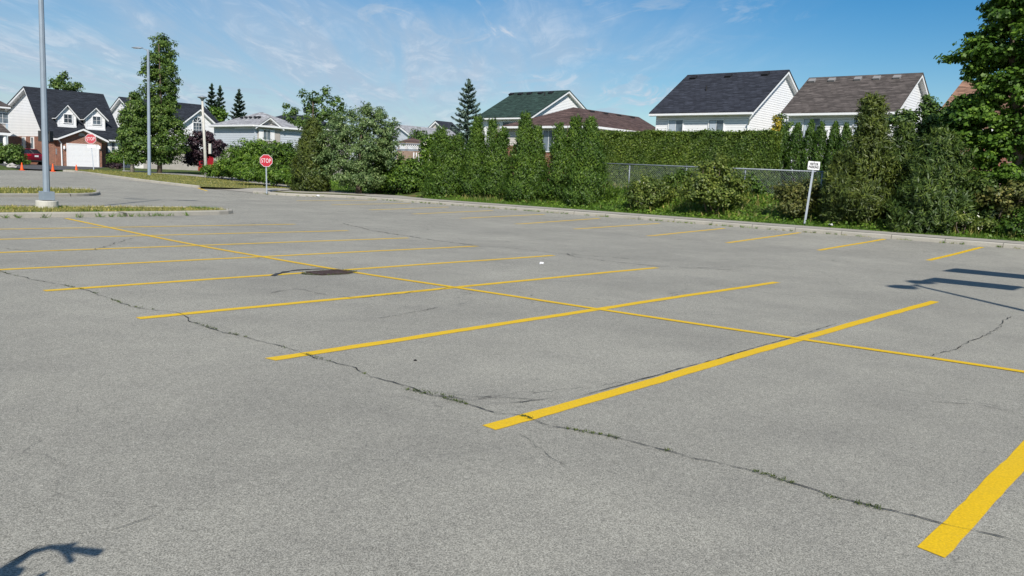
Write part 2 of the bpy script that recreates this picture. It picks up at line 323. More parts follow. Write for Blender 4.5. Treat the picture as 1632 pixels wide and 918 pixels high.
class MB:
    def __init__(s): s.v = []; s.f = []
    def add(s, vs, fs):
        k = len(s.v); s.v += [tuple(float(c) for c in p) for p in vs]; s.f += [tuple(i + k for i in f) for f in fs]; return s
    def quad(s, a, b, c, d): return s.add([a, b, c, d], [(0, 1, 2, 3)])
    def obox(s, c, a, b, n, ha, hb, hn):
        """box: centre c, unit axes a b n, half sizes"""
        c, a, b, n = (np.array(q, float) for q in (c, a, b, n)); P = []
        for i in (-1, 1):
            for j in (-1, 1):
                for k in (-1, 1): P.append(c + a * ha * i + b * hb * j + n * hn * k)
        return s.add(P, [(0, 1, 3, 2), (4, 6, 7, 5), (0, 4, 5, 1), (2, 3, 7, 6), (0, 2, 6, 4), (1, 5, 7, 3)])
    def box(s, x0, x1, y0, y1, z0, z1):
        return s.obox(((x0 + x1) / 2, (y0 + y1) / 2, (z0 + z1) / 2), (1, 0, 0), (0, 1, 0), (0, 0, 1), abs(x1 - x0) / 2, abs(y1 - y0) / 2, abs(z1 - z0) / 2)
    def prism(s, pts, ext):
        """closed polygon pts (3D) swept by ext"""
        n = len(pts); e = np.array(ext, float); P = [np.array(p, float) for p in pts]
        fs = [tuple(range(n)), tuple(range(2 * n - 1, n - 1, -1))] + [(i, i + n, (i + 1) % n + n, (i + 1) % n) for i in range(n)]
        return s.add(P + [p + e for p in P], fs)
    def tube(s, path, rad, seg=10, cap=True):
        P = [np.array(p, float) for p in path]; n = len(P); rad = list(rad) if hasattr(rad, '__len__') else [rad] * n
        ring = []; up = np.array((0.31, 0.17, 0.93)); prev = None
        for i, p in enumerate(P):
            d = P[min(i + 1, n - 1)] - P[max(i - 1, 0)]; d = d / (np.linalg.norm(d) + 1e-9)
            a = np.cross(d, up if prev is None else prev); 
            if prev is not None: a = prev - d * np.dot(prev, d)
            a /= np.linalg.norm(a) + 1e-9; prev = a; b = np.cross(d, a)
            for k in range(seg):
                t = 2 * math.pi * k / seg; ring.append(p + (a * math.cos(t) + b * math.sin(t)) * rad[i])
        fs = [(i * seg + k, i * seg + (k + 1) % seg, (i + 1) * seg + (k + 1) % seg, (i + 1) * seg + k) for i in range(n - 1) for k in range(seg)]
        if cap: fs += [tuple(range(seg))[::-1], tuple((n - 1) * seg + k for k in range(seg))]
        return s.add(ring, fs)
    def lathe(s, c, prof, seg=20):
        return s.tube([(c[0], c[1], c[2] + z) for r, z in prof], [max(r, 1e-4) for r, z in prof], seg)
    def build(s, name, material, parent=None, loc=None, smooth=False, bevel=0.0, recalc=True):
        me = bpy.data.meshes.new(name); me.from_pydata(s.v, [], s.f); me.update()
        if recalc or bevel:
            bm = bmesh.new(); bm.from_mesh(me)
            if recalc: bmesh.ops.recalc_face_normals(bm, faces=bm.faces)
            if bevel: bmesh.ops.bevel(bm, geom=list(bm.edges), offset=bevel, segments=2, affect='EDGES', profile=0.6)
            bm.to_mesh(me); bm.free()
        if smooth:
            for p in me.polygons: p.use_smooth = True
        return link_mesh(name, me, material, parent, loc)

# ------------------------------------------------------------------ ground, paving, kerbs
def sheet(name, poly, dz, material, step=1.0, kind='structure', parent=None, jig=0.0):
    bm = bmesh.new(); vs = [bm.verts.new((float(x), float(y), 0)) for x, y in poly]; bm.faces.new(vs)
    xs = [p[0] for p in poly]; ys = [p[1] for p in poly]
    for ax, lo, hi in ((0, min(xs), max(xs)), (1, min(ys), max(ys))):
        k = math.ceil(lo / step) * step
        while k < hi:
            if k > lo + 1e-3:
                co = (k, 0, 0) if ax == 0 else (0, k, 0); no = (1, 0, 0) if ax == 0 else (0, 1, 0)
                bmesh.ops.bisect_plane(bm, geom=bm.verts[:] + bm.edges[:] + bm.faces[:], plane_co=co, plane_no=no)
            k += step
    bmesh.ops.triangulate(bm, faces=bm.faces[:])
    for v in bm.verts: v.co.z = float(T(v.co.x, v.co.y)) + (dz(v.co.x, v.co.y) if callable(dz) else dz)
    bmesh.ops.recalc_face_normals(bm, faces=bm.faces)
    me = bpy.data.meshes.new(name); bm.to_mesh(me); bm.free()
    if len(me.polygons) and sum(p.normal.z for p in me.polygons) < 0: me.flip_normals()
    o = link_mesh(name, me, material, parent, world=False)
    if kind: tag(o, kind=kind)
    return o
def resample(pts, step):
    P = [np.array(p[:2], float) for p in pts]; out = [P[0]]
    for a, b in zip(P, P[1:]):
        n = max(1, int(np.linalg.norm(b - a) / step))
        for i in range(1, n + 1): out.append(a + (b - a) * i / n)
    return out
def smooth_path(pts, it=2):
    for _ in range(it):
        q = [pts[0]]
        for a, b in zip(pts, pts[1:]):
            a, b = np.array(a, float), np.array(b, float); q += [a * .75 + b * .25, a * .25 + b * .75]
        pts = q + [pts[-1]]
    return pts
def kerb(name, pts, side, closed=False, width=0.16, h=0.13):
    """kerb stone line; its road face follows pts, its body lies to side (+1 left of travel)"""
    P = resample(pts, 0.7); n = len(P); V = []; rn = random.Random(5)
    prof = [(0.0, -0.12), (0.012, h - 0.03), (0.04, h), (width - 0.02, h + 0.004), (width, h - 0.02), (width, -0.12)]
    for i, p in enumerate(P):
        a = P[(i - 1) % n] if (closed or i > 0) else P[i]; b = P[(i + 1) % n] if (closed or i < n - 1) else P[i]
        if closed and i == n - 1: a, b = P[n - 2], P[1]
        if closed and i == 0: a, b = P[n - 2], P[1]
        d = b - a; d = d / (np.linalg.norm(d) + 1e-9); nn = np.array((-d[1], d[0])) * side
        wz = rn.uniform(-0.004, 0.004)
        for o, z in prof:
            q = p + nn * o; V.append((q[0], q[1], float(T(p[0], p[1])) + z + wz))
    k = len(prof); Fc = [(i * k + j, i * k + j + 1, (i + 1) * k + j + 1, (i + 1) * k + j) for i in range(n - 1) for j in range(k - 1)]
    Fc += [tuple(range(k)), tuple((n - 1) * k + j for j in range(k))]
    o = MB().add(V, Fc).build(name, 'kerb_concrete'); tag(o, kind='structure'); return o

KX = 27.6
kerb_right = [(KX + .1, -40), (KX + .1, 5), (KX, 15), (KX - .05, 21), (27.4, 26), (27.3, 30), (27.1, 33.6), (26.5, 35.8), (25.5, 37.1), (25.0, 38.6), (24.9, 40.6)]
kerb_right = smooth_path(kerb_right, 1)
tipk = PG(396, 306.5)
verge_kerb = smooth_path([PG(x, y) for x, y in [(316, 299.6), (270, 294.5), (196, 285.5), (150, 279), (125, 275.0), (100, 273.5)]], 1)
road_far = [PG(x, y) for x, y in [(60, 271.5), (0, 271)]]
asph = [(-45, -40)] + [tuple(p) for p in kerb_right] + [tipk, PG(330, 300)] + [tuple(p) for p in verge_kerb] + road_far + [(5, 66), (-45, 70)]
asph = [(float(x), float(y)) for x, y in asph]
lot = sheet('parking_lot', asph, 0.0, 'asphalt', 2.0)

def poly_dist(X, Y, poly):
    """distance outside the polygon (0 inside)"""
    inside = np.zeros(X.shape, bool); D = np.full(X.shape, 1e9); n = len(poly)
    for i in range(n):
        x0, y0 = poly[i]; x1, y1 = poly[(i + 1) % n]
        c = ((y0 > Y) != (y1 > Y)) & (X < (x1 - x0) * (Y - y0) / (y1 - y0 + 1e-12) + x0); inside ^= c
        dx, dy = x1 - x0, y1 - y0; t = np.clip(((X - x0) * dx + (Y - y0) * dy) / (dx * dx + dy * dy + 1e-12), 0, 1)
        D = np.minimum(D, np.hypot(X - x0 - t * dx, Y - y0 - t * dy))
    return np.where(inside, 0, D)
def axis(lo, hi, far, step):
    a = list(np.arange(lo, hi + 1e-6, step)); d = step
    l, h_ = [lo], [hi]
    while h_[-1] < far: d *= 1.5; h_.append(h_[-1] + d)
    d = step
    while l[-1] > -far: d *= 1.5; l.append(l[-1] - d)
    return np.array(sorted(set(l[1:] + a + h_[1:])))
gx, gy = axis(-46, 70, 4000, 0.8), axis(-41, 110, 4000, 0.8)
GX, GY = np.meshgrid(gx, gy, indexing='ij'); D = poly_dist(GX, GY, asph)
GZ = T(GX, GY) - 0.09 + 0.17 * sstep(D, 0.35, 1.2)
nx, ny = GX.shape; idx = np.arange(nx * ny).reshape(nx, ny)
V = np.stack([GX, GY, GZ], -1).reshape(-1, 3); Q = np.stack([idx[:-1, :-1], idx[1:, :-1], idx[1:, 1:], idx[:-1, 1:]], -1).reshape(-1, 4)
def np_mesh(name, V, Q, k=4):
    me = bpy.data.meshes.new(name); me.vertices.add(len(V)); me.vertices.foreach_set('co', np.asarray(V, np.float32).ravel())
    me.loops.add(len(Q) * k); me.loops.foreach_set('vertex_index', np.asarray(Q, np.int32).ravel())
    me.polygons.add(len(Q)); me.polygons.foreach_set('loop_start', np.arange(0, len(Q) * k, k, dtype=np.int32))
    me.update(calc_edges=True); me.validate(); return me
tag(link_mesh('ground', np_mesh('ground', V, Q), 'ground_cover'), kind='structure')

kerb('kerb_right', kerb_right, -1)
kerb('kerb_verge', verge_kerb, -1)
# sidewalk behind the right-hand kerb, bending away from it at the crossing
def offs(P, o):
    out = []
    for i, p in enumerate(P):
        a, b = P[max(i - 1, 0)], P[min(i + 1, len(P) - 1)]; d = np.array(b, float) - np.array(a, float); d /= np.linalg.norm(d)
        out.append(np.array(p, float) + np.array((d[1], -d[0])) * o)
    return out
kr = [p for p in kerb_right if p[1] < PG(640, 320)[1]]
inner = offs(kr, 0.163); outer = offs(kr, 1.75)
walk_back = [PG(x, y, .14) for x, y in [(640, 311.8), (563, 307.2), (523, 303.8), (460, 293.6), (380, 284), (300, 277.2), (235, 273.2), (195, 271.5)]]
walk_front = [PG(x, y, .14) for x, y in [(195, 273), (235, 275.2), (300, 280), (380, 288.6), (428, 294.5), (469, 300), (480, 302.4)]]
kr2 = offs([p for p in kerb_right if PG(640, 320)[1] <= p[1] < 39.5], 0.163)
sheet('sidewalk', [tuple(p) for p in inner + kr2] + [tuple(p) for p in walk_front[::-1]] + [tuple(p) for p in walk_back[::-1]] + [tuple(p) for p in outer[::-1]], 0.14, 'concrete')
def ramp_dz(x, y):
    d = float(poly_dist(np.array([x]), np.array([y]), asph)[0]); return 0.018 + 0.125 * float(sstep(d, 0.1, 1.6))
sheet('path', [PG(x, y, dz) for x, y, dz in [(318, 299.8, 0), (330, 300.3, 0), (396, 306.6, 0), (404, 307.2, .02), (412, 305.4, .1), (425, 303.6, .15), (479, 302.6, .15), (468, 300.6, .15), (380, 299.6, .12), (320, 297.6, .08)]], ramp_dz, 'concrete', 0.5)
vpoly = [tuple(p) for p in offs(verge_kerb, 0.12)] + [PG(x, y, .13) for x, y in [(105, 270.5), (150, 270.5), (195, 273.2), (235, 275.4), (300, 280.2), (380, 288.8), (428, 294.7), (467, 300.3), (380, 299.4), (318, 297.2)]]
sheet('verge', vpoly, 0.12, 'dry_turf')
kp = [p for p in kerb_right if 33.5 < p[1] < 39.9]
sheet('verge_patch', [tuple(p) for p in offs(kp, .2)] + [tuple(p) for p in offs(kp, .75)[::-1]], 0.152, 'dry_turf', .5)
# islands
def island(nm, front, tip, back):
    P = [np.array(p, float) for p in smooth_path([*front, *tip, *back], 2)]
    kerb('kerb_' + nm, P, 1); inn = offs(P, -0.14)
    sheet(nm, [tuple(p) for p in inn], 0.10, 'dry_turf'); return [tuple(p) for p in inn]
isl1 = island('island_near', [(-20, 23.7), (0, 23.7), (8.9, 23.75), (12.6, 24.3)], [(14.75, 24.85), (14.9, 26.1)], [(13.8, 27.2), (8.5, 27.3), (-20, 27.2)])
f2 = [PG(x, y) for x, y in [(0, 314.3), (90, 313.6), (142, 313)]]; b2 = [PG(x, y) for x, y in [(140, 304.5), (90, 303.6), (0, 302.6)]]
ext = lambda p, q, L: (p[0] + (p[0] - q[0]) / math.dist(p, q) * L, p[1] + (p[1] - q[1]) / math.dist(p, q) * L)
isl2 = island('island_far', [ext(f2[0], f2[1], 15)] + f2, [PG(160, 311), PG(160, 307.5)], b2 + [ext(b2[2], b2[1], 15)])

# painted lines -------------------------------------------------------------
rl = random.Random(3)
def stripe(a, b, wid=0.128, name='stall_line', dz=0.0035):
    a, b = np.array(a, float), np.array(b, float); L = np.linalg.norm(b - a); d = (b - a) / L; n = np.array((-d[1], d[0]))
    k = max(2, int(L / 0.12)); V = []; ph = [rl.uniform(0, 6) for _ in range(4)]
    for i in range(k + 1):
        s_ = i / k * L; bow = 0.012 * math.sin(s_ * 0.6 + ph[0]) + 0.006 * math.sin(s_ * 1.7 + ph[3])
        for sgn, q in ((-1, ph[1]), (1, ph[2])):
            e = rl.uniform(-0.0045, 0.0045) + 0.003 * math.sin(s_ * 5 + q)
            p = a + d * (s_ + (rl.uniform(-.02, .02) if i in (0, k) else 0)) + n * (sgn * wid / 2 + bow + e); V.append((p[0], p[1], float(T(p[0], p[1])) + dz))
    return MB().add(V, [(2 * i, 2 * i + 2, 2 * i + 3, 2 * i + 1) for i in range(k)]).build(name, 'yellow_paint', lot, recalc=False)
YS = [0.915, 3.52, 6.03, 8.42, 10.80, 13.05, 15.35, 17.75, 20.15]
for i, y in enumerate(YS):
    x0, x1 = 3.86, 13.75
    if i == 0: x0 = 4.0
    if abs(y - 10.80) < .01:
        stripe((x0 - .05, y - .02), (7.55, y + .0)); stripe((8.28, y + .02), (x1, y + .12)); continue
    stripe((x0, y), (x1, y + (0.0 if y < 9 else 0.1)))
spine = [(9.02, -2.0), (8.98, 1.46), (8.75, 3.45), (8.55, 5.79), (8.42, 8.05), (8.2, 10.5), (8.2, 12.88), (8.22, 15.4), (8.4, 18.2), (8.85, 23.4)]
for a, b in zip(smooth_path(spine, 1), smooth_path(spine, 1)[1:]): pass
sp = resample(smooth_path(spine, 2), 0.3); Vs = []
for i, p in enumerate(sp):
    d = sp[min(i + 1, len(sp) - 1)] - sp[max(i - 1, 0)]; d /= np.linalg.norm(d); n_ = np.array((-d[1], d[0]))
    for s_ in (-1, 1):
        q = p + n_ * (s_ * 0.055 + rl.uniform(-.003, .003)); Vs.append((q[0], q[1], 0.006))
MB().add(Vs, [(2 * i, 2 * i + 2, 2 * i + 3, 2 * i + 1) for i in range(len(sp) - 1)]).build('centre_line', 'yellow_paint', lot, recalc=False)
for a, b in [((1480, 415), (1565, 394)), ((1305, 399), (1410, 381)), ((1158, 387), (1275, 371)), ((1030, 376), (1155, 364)), ((915, 365), (1050, 356)),
             ((822, 357), (955, 348)), ((735, 348), (868, 341.5)), ((657, 341), (785, 335.5)), ((588, 334.5), (715, 330)), ((528, 326.5), (655, 324)), ((472, 320), (600, 319.2))]:
    p, q = PG(*a), PG(*b); stripe(p, q, 0.135)
p0 = PG(1480, 415); stripe((22.2, p0[1] - 2.55), (27.3, p0[1] - 2.5)); 
# a worn dash of yellow at the crossing
stripe(PG(316, 299.6), PG(330, 304.5), 0.12, 'worn_line')

# cracks ---------------------------------------------------------------------
rc = random.Random(11)
def crack(pts, wid=0.012, jit=0.035, z=0.008, material='crack_dark', name='crack', step=0.07):
    P = resample(pts, step); V = []; off = 0
    for i, p in enumerate(P):
        off = off * 0.7 + rc.uniform(-jit, jit) * 0.6; d = P[min(i + 1, len(P) - 1)] - P[max(i - 1, 0)]; d /= np.linalg.norm(d) + 1e-9; n = np.array((-d[1], d[0]))
        wd = wid * rc.choice((0.25, 0.5, 0.8, 1.0, 1.3)) * (0.2 if i in (0, len(P) - 1) else 1)
        for s_ in (-.5, .5):
            q = p + n * (off + s_ * wd); V.append((q[0], q[1], float(T(q[0], q[1])) + z))
    return MB().add(V, [(2 * i, 2 * i + 2, 2 * i + 3, 2 * i + 1) for i in range(len(P) - 1)]).build(name, material, lot, recalc=False)
main1 = [(3.98, 12.83), (4.0, 12.35), (4.05, 11.87), (4.22, 10.55), (4.13, 9.39), (4.11, 9.14), (4.32, 8.55), (4.25, 8.27), (4.18, 8.0), (4.17, 7.26), (4.22, 6.59), (4.2, 5.98), (4.18, 5.34), (4.11, 4.87), (4.13, 4.4), (4.25, 4.01)]
main2 = [(4.08, 4.55), (4.14, 4.1), (4.12, 3.7), (4.22, 3.54), (4.19, 3.27), (4.3, 2.9), (4.34, 2.6), (4.33, 2.34), (4.4, 2.01), (4.38, 1.74), (4.33, 1.48), (4.38, 1.16), (4.41, 0.9), (4.46, 0.64), (4.52, -0.5), (4.7, -2.5)]
crack(main1, 0.010, .035); crack(main2, 0.009, .018, step=.045)
crack([(4.13, 4.45), (4.35, 4.1), (4.62, 3.75)], 0.006)
gp = lambda *l: [PG(x, y) for x, y in l]
crack(gp((1490, 569), (1530, 552), (1565, 537), (1615, 505)), 0.011, 0.05)
crack(gp((735, 392), (800, 394), (880, 403), (940, 408), (1010, 413)), 0.022, 0.05); crack(gp((905, 404), (915, 410), (960, 416), (1040, 424), (1180, 431)), 0.022, 0.06)
crack(gp((545, 356), (600, 369), (700, 384), (760, 392)), 0.03, 0.06); crack(gp((780, 644), (830, 641), (880, 637), (900, 634)), 0.010)
crack(gp((430, 468), (470, 462), (560, 475), (640, 468), (760, 455)), 0.010, 0.06); crack(gp((600, 508), (650, 500), (700, 490)), 0.008)
crack(gp((160, 850), (230, 828), (260, 815)), 0.004, 0.02); crack(gp((0, 905), (60, 872), (110, 866)), 0.006, 0.02)
crack(gp((0, 396), (60, 400), (150, 399), (210, 380)), 0.014, .08); crack(gp((1130, 452), (1240, 470), (1400, 478)), 0.008, 0.05); crack(gp((1060, 430), (1200, 424), (1370, 440)), 0.010, 0.05)
crack([(10.2, 3.66), (8.6, 3.62), (7.0, 3.60), (5.6, 3.605), (4.9, 3.60)], 0.010, 0.008)        # along the back edge of the near line
crack(gp((1480, 640), (1560, 645), (1632, 660)), 0.006, .03); crack(gp((820, 690), (900, 745)), 0.003, .03)
arc = gp((435, 440), (445, 436), (462, 432), (485, 430), (520, 428.7), (550, 431), (568, 434))
crack(smooth_path(arc, 2), 0.075, 0.004, material='tar', name='tar_seam')
# catch basin ---------------------------------------------------------------
cb = empty('catch_basin', (7.85, 10.62, 0), 'rusty catch basin grate ringed by weeds under the yellow centre line', 'drain')
mb = MB(); th = [i / 20 * 2 * math.pi for i in range(20)]; 
mb.add([(7.85 + math.cos(t) * 0.44 * (1 + .15 * math.sin(3 * t)), 10.62 + math.sin(t) * 0.25 * (1 + .12 * math.cos(5 * t)), 0.005) for t in th], [tuple(range(20))]); mb.build('surround', 'soil', cb)
mb = MB(); mb.box(7.55, 8.15, 10.42, 10.45, .008, .02).box(7.55, 8.15, 10.79, 10.82, .008, .02).box(7.55, 7.59, 10.45, 10.79, .008, .02).box(8.11, 8.15, 10.45, 10.79, .008, .02); mb.build('frame', 'grate_iron', cb)
mb = MB(); [mb.box(7.61 + k * .07, 7.645 + k * .07, 10.455, 10.785, .008, .016) for k in range(8)]; mb.build('grate', 'grate_iron', cb)

# ------------------------------------------------------------------ foliage
RS = np.random.default_rng(7)
def unit(a): return a / (np.linalg.norm(a, axis=-1, keepdims=True) + 1e-9)
def leaves(C, N, D_, L, W):
    """rhombic leaves: centres C, plane normals N, long-axis hints D_, lengths L, widths W -> mesh arrays"""
    N = unit(N); D_ = unit(D_ - N * np.sum(D_ * N, 1, keepdims=True)); S = np.cross(N, D_)
    L = np.broadcast_to(np.asarray(L, float), (len(C),))[:, None]; W = np.broadcast_to(np.asarray(W, float), (len(C),))[:, None]
    V = np.stack([C - D_ * L * .5, C + S * W * .5 - D_ * L * .08, C + D_ * L * .5, C - S * W * .5 - D_ * L * .08], 1).reshape(-1, 3)
    return V, np.arange(len(C) * 4).reshape(-1, 4)
def leafobj(name, VQ, material, parent=None, loc=None, fl=None):
    nl = sum(len(q) for v, q in VQ); VQ = VQ + (fl or [])
    V = np.concatenate([v for v, q in VQ]); Q = []; k = 0
    for v, q in VQ: Q.append(q + k); k += len(v)
    o = link_mesh(name, np_mesh(name, V, np.concatenate(Q)), material, parent, loc)
    if fl:
        o.data.materials.append(M['petal']); mi = np.zeros(len(o.data.polygons), np.int32); mi[nl:] = 1; o.data.polygons.foreach_set('material_index', mi)
    return o
def bloom(cen, n, cr):
    q = cen[RS.integers(0, len(cen), n)] + rnd3(n) * cr * .5; q = q - np.array((0.55, 0.45, -0.1)) * cr * 0.9
    return [leaves(q + rnd3(n) * 0.04, rnd3(n) * .4 + np.array((-.5, -.5, .7)), rnd3(n), 0.05, 0.042) for _ in range(5)]
def rnd3(n): return RS.normal(size=(n, 3))
def blob_leaves(blobs, nclump, per, cr, ls, up=0.5, shell=0.45, droop=0.0, aspect=0.62, flat=0.75):
    """blobs: (cx,cy,cz,rx,ry,rz). clumps scattered through each blob, denser toward its skin, leaves in each clump"""
    vol = np.array([b[3] * b[4] + b[4] * b[5] + b[3] * b[5] for b in blobs]); vol = vol / vol.sum(); out = []; cen = []
    ctr = np.average([b[:3] for b in blobs], axis=0, weights=vol)
    for b, v in zip(blobs, vol):
        k = max(3, int(nclump * v)); d = unit(rnd3(k)); r = RS.random(k) ** shell
        cc = np.array(b[:3]) + d * r[:, None] * np.array(b[3:6]); cen.append(cc)
        cs = cr * RS.uniform(0.55, 1.35, k)
        idx_ = np.repeat(np.arange(k), per); e = unit(rnd3(len(idx_))) * (RS.random(len(idx_)) ** 0.5)[:, None]
        e[:, 2] *= flat
        C = cc[idx_] + e * cs[idx_][:, None]
        outd = unit(C - np.array(b[:3])) * 0.6 + e * 0.5
        N = outd + np.array((0, 0, up)) + rnd3(len(C)) * 0.42
        Dh = rnd3(len(C)) + outd * 0.4 - np.array((0, 0, droop))
        L = ls * RS.uniform(0.65, 1.35, len(C)); out.append(leaves(C, N, Dh, L, L * aspect))
    return out, np.concatenate(cen)
def trunk(mb, base, top, r0, r1, bend=0.15, seg=8, rn=random):
    n = 7; P = []
    a = np.array(base, float); b = np.array(top, float); ox, oy = rn.uniform(-bend, bend), rn.uniform(-bend, bend)
    for i in range(n):
        t = i / (n - 1); p = a + (b - a) * t; p[0] += ox * math.sin(t * 3.14); p[1] += oy * math.sin(t * 3.14); P.append(p)
    mb.tube(P, [r0 * (1.25 if i == 0 else 1) * (1 - i / (n - 1)) + r1 * i / (n - 1) for i in range(n)], seg); return P
def tree(name, base, label, cat, blobs, leafmat, nclump, per, cr, ls, th=None, tr=0.14, bark='bark', group=None, limbs=10, stems=1, flowers=None, extra=None, **kw):
    base = np.array([base[0], base[1], Tz(base[:2], 0.0)]); rn = random.Random(int(abs(base[0] * 131 + base[1] * 71)))
    t = empty(name, base, label, cat, group); VQ, cen = blob_leaves(blobs, nclump, per, cr, ls, **kw)
    leafobj('crown' if cat == 'tree' else 'foliage', VQ, leafmat, t, fl=bloom(cen, flowers, cr) if flowers else None)
    topz = max(b[2] for b in blobs); c = np.average([b[:3] for b in blobs], axis=0)
    mb = MB()
    for s_ in range(stems):
        a = base + np.array((rn.uniform(-.1, .1) * (stems > 1) * 2, rn.uniform(-.1, .1) * (stems > 1) * 2, -0.05))
        e = np.array((c[0] + rn.uniform(-.3, .3) * stems * .5, c[1] + rn.uniform(-.3, .3) * stems * .5, topz if stems == 1 else topz * .8 + base[2] * .2))
        P = trunk(mb, a, e, tr, tr * .2, rn=rn)
        for i in range(limbs):
            q = cen[rn.randrange(len(cen))]; hd = math.hypot(q[0] - c[0], q[1] - c[1]); f = float(np.clip((q[2] - .8 * hd - a[2]) / max(.1, e[2] - a[2]), .12, .9)); s0 = a + (e - a) * f
            if hd > 1.1 * max(.3, q[2] - s0[2]): continue
            m = (s0 + q) / 2 + np.array((0, 0, 0.12 * np.linalg.norm(q - s0))); k0 = P[min(6, max(0, int(round((s0[2] - a[2]) / (e[2] - a[2] + 1e-6) * 6))))]
            mb.tube([k0, m, q], [tr * .38, tr * .24, tr * .08], 6)
    mb.build('trunk' if cat == 'tree' else 'stem', bark, t, smooth=True)
    return t
def spire(name, base, h, rad, label, leafmat, n, ls, prof=None, cat='tree', group=None, lean=(0, 0), skirt=0.05, lump=0.22, peaks=1, up=.9, elong=2.1, spray=1.0):
    """upright conifer of many overlapping sprays"""
    base = np.array([base[0], base[1], Tz(base[:2], 0.0)]); t = empty(name, base, label, cat, group)
    prof = prof or (lambda u: np.minimum(1, (u / 0.18) ** .6 * .45 + .55) * (1 - u ** 1.7) ** .8)
    nc = max(40, n // 22); VQ = []
    u = 1 - np.sqrt(RS.random(nc) * .97 + 0.03) if False else RS.random(nc) ** 1.25 * (1 - skirt) + skirt
    a = RS.random(nc) * 2 * math.pi; ph = RS.random(6) * 6
    lum = 1 + lump * (np.sin(3 * a + ph[0] + 5 * u) * .5 + np.sin(7 * u * 3 + 2 * a + ph[1]) * .5) + RS.normal(0, .05, nc)
    r = rad * prof(u) * lum * RS.uniform(0.55, 1.0, nc) ** .6
    cc = np.stack([base[0] + np.cos(a) * r + lean[0] * u * h, base[1] + np.sin(a) * r + lean[1] * u * h, base[2] + u * h], 1)
    if peaks > 1:
        k = RS.integers(0, peaks, nc); offa = ph[2] + k * 2 * math.pi / peaks
        cc[:, 0] += np.cos(offa) * rad * .4 * u; cc[:, 1] += np.sin(offa) * rad * .4 * u; cc[:, 2] -= (k > 0) * h * .13 * u * RS.uniform(.7, 1)
    per = 22; id_ = np.repeat(np.arange(nc), per); m = len(id_)
    radial = np.stack([np.cos(a), np.sin(a), np.zeros(nc)], 1)[id_]
    al = RS.random(m)[:, None]; size = (0.10 + 0.22 * min(rad, 1.3)) * spray
    dirn = unit(radial * .55 + np.array((0, 0, up)) + rnd3(nc)[id_] * .28)
    C = cc[id_] + dirn * (al - .35) * size * 1.5 + rnd3(m) * size * .26 * (1.1 - al)
    N = radial * .9 + np.array((0, 0, .35)) + rnd3(m) * .5
    L = ls * RS.uniform(.7, 1.4, m); VQ.append(leaves(C, N, dirn + rnd3(m) * .35, L * elong * .66, L * .42))
    leafobj('crown' if cat == 'tree' else 'foliage', VQ, leafmat, t)
    mb = MB(); trunk(mb, base - np.array((0, 0, .05)), base + np.array((lean[0] * h, lean[1] * h, h * .97)), 0.035 + rad * .05, 0.012, 0.03)
    for k in range(14):
        uu = random.uniform(.1, .85); aa = random.uniform(0, 6.28); p = base + np.array((lean[0] * uu * h, lean[1] * uu * h, uu * h)); rr = rad * float(prof(np.array(uu))) * .7
        mb.tube([p, p + np.array((math.cos(aa) * rr * .6, math.sin(aa) * rr * .6, rr * .35)), p + np.array((math.cos(aa) * rr, math.sin(aa) * rr, rr * .8))], [.018, .012, .005], 5)
    mb.build('trunk' if cat == 'tree' else 'stem', 'bark', t, smooth=True); return t
def spruce(name, base, h, rad, label, leafmat, whorls, nb, ls, dens=34, group=None, droop=.22):
    base = np.array([base[0], base[1], Tz(base[:2], 0.0)]); t = empty(name, base, label, 'tree', group); C, N, Dd = [], [], []; mb = MB()
    trunk(mb, base - np.array((0, 0, .05)), base + np.array((0, 0, h * .985)), rad * .09, .02, .02)
    for i in range(whorls):
        u = (i + .5) / whorls; z = base[2] + h * (0.04 + .94 * u); rr = rad * (1 - u) ** .62 + .10; kb = max(4, int(nb * (1 - u * .45)))
        for k in range(kb):
            a = 2 * math.pi * (k + RS.random()) / kb; L = rr * RS.uniform(.7, 1.12); d = np.array((math.cos(a), math.sin(a), 0)); s_ = np.array((-d[1], d[0], 0))
            zb = z + RS.uniform(-.08, .08) * h / whorls * 3; m = int(dens * (.25 + L / rad)); q = RS.random(m) ** .75
            sideq = RS.uniform(-1, 1, m) * (L * .20 + .06) * (1.15 - q)
            zz_ = zb - droop * L * q + .22 * L * q ** 3 + .10 * (1 - u) * 0 + RS.normal(0, .03, m) - np.abs(sideq) * .25 + u * L * q * .6
            P = np.array(base[:2].tolist() + [0])[None] + d[None] * (q * L)[:, None] + s_[None] * sideq[:, None]; P[:, 2] = zz_
            C.append(P); dd = d[None] * .8 + s_[None] * np.sign(sideq)[:, None] * .7 + rnd3(m) * .25; Dd.append(dd); N.append(np.array((0, 0, 1.0))[None] + rnd3(m) * .45 - d[None] * -.2)
            if k % 2 == 0: mb.tube([(base[0], base[1], zb), (base[0] + d[0] * L * .5, base[1] + d[1] * L * .5, zb - droop * L * .5 + u * L * .3), (base[0] + d[0] * L * .9, base[1] + d[1] * L * .9, zb - droop * L * .9 + .16 * L + u * L * .54)], [.03 * (1.1 - u), .02 * (1.1 - u), .006], 4)
    m = 160; q = RS.random(m); P = np.stack([base[0] + RS.normal(0, .06, m), base[1] + RS.normal(0, .06, m), base[2] + h * (.9 + .12 * q)], 1); C.append(P); Dd.append(rnd3(m) * .4 + np.array((0, 0, 1.0))); N.append(rnd3(m))
    C, N, Dd = np.concatenate(C), np.concatenate(N), np.concatenate(Dd); L = ls * RS.uniform(.7, 1.3, len(C))
    leafobj('crown', [leaves(C, N, Dd, L, L * .36)], leafmat, t); mb.build('trunk', 'bark', t, smooth=True); return t

def wX(px, X):                      # ground place on the line X = const under photo column px
    p = onX(px, 300, X); return (X, p[1])
def span(px0, px1, X): return abs(onX(px0, 290, X)[1] - onX(px1, 290, X)[1])
def topz(px, py, X): return onX(px, py, X)[2]

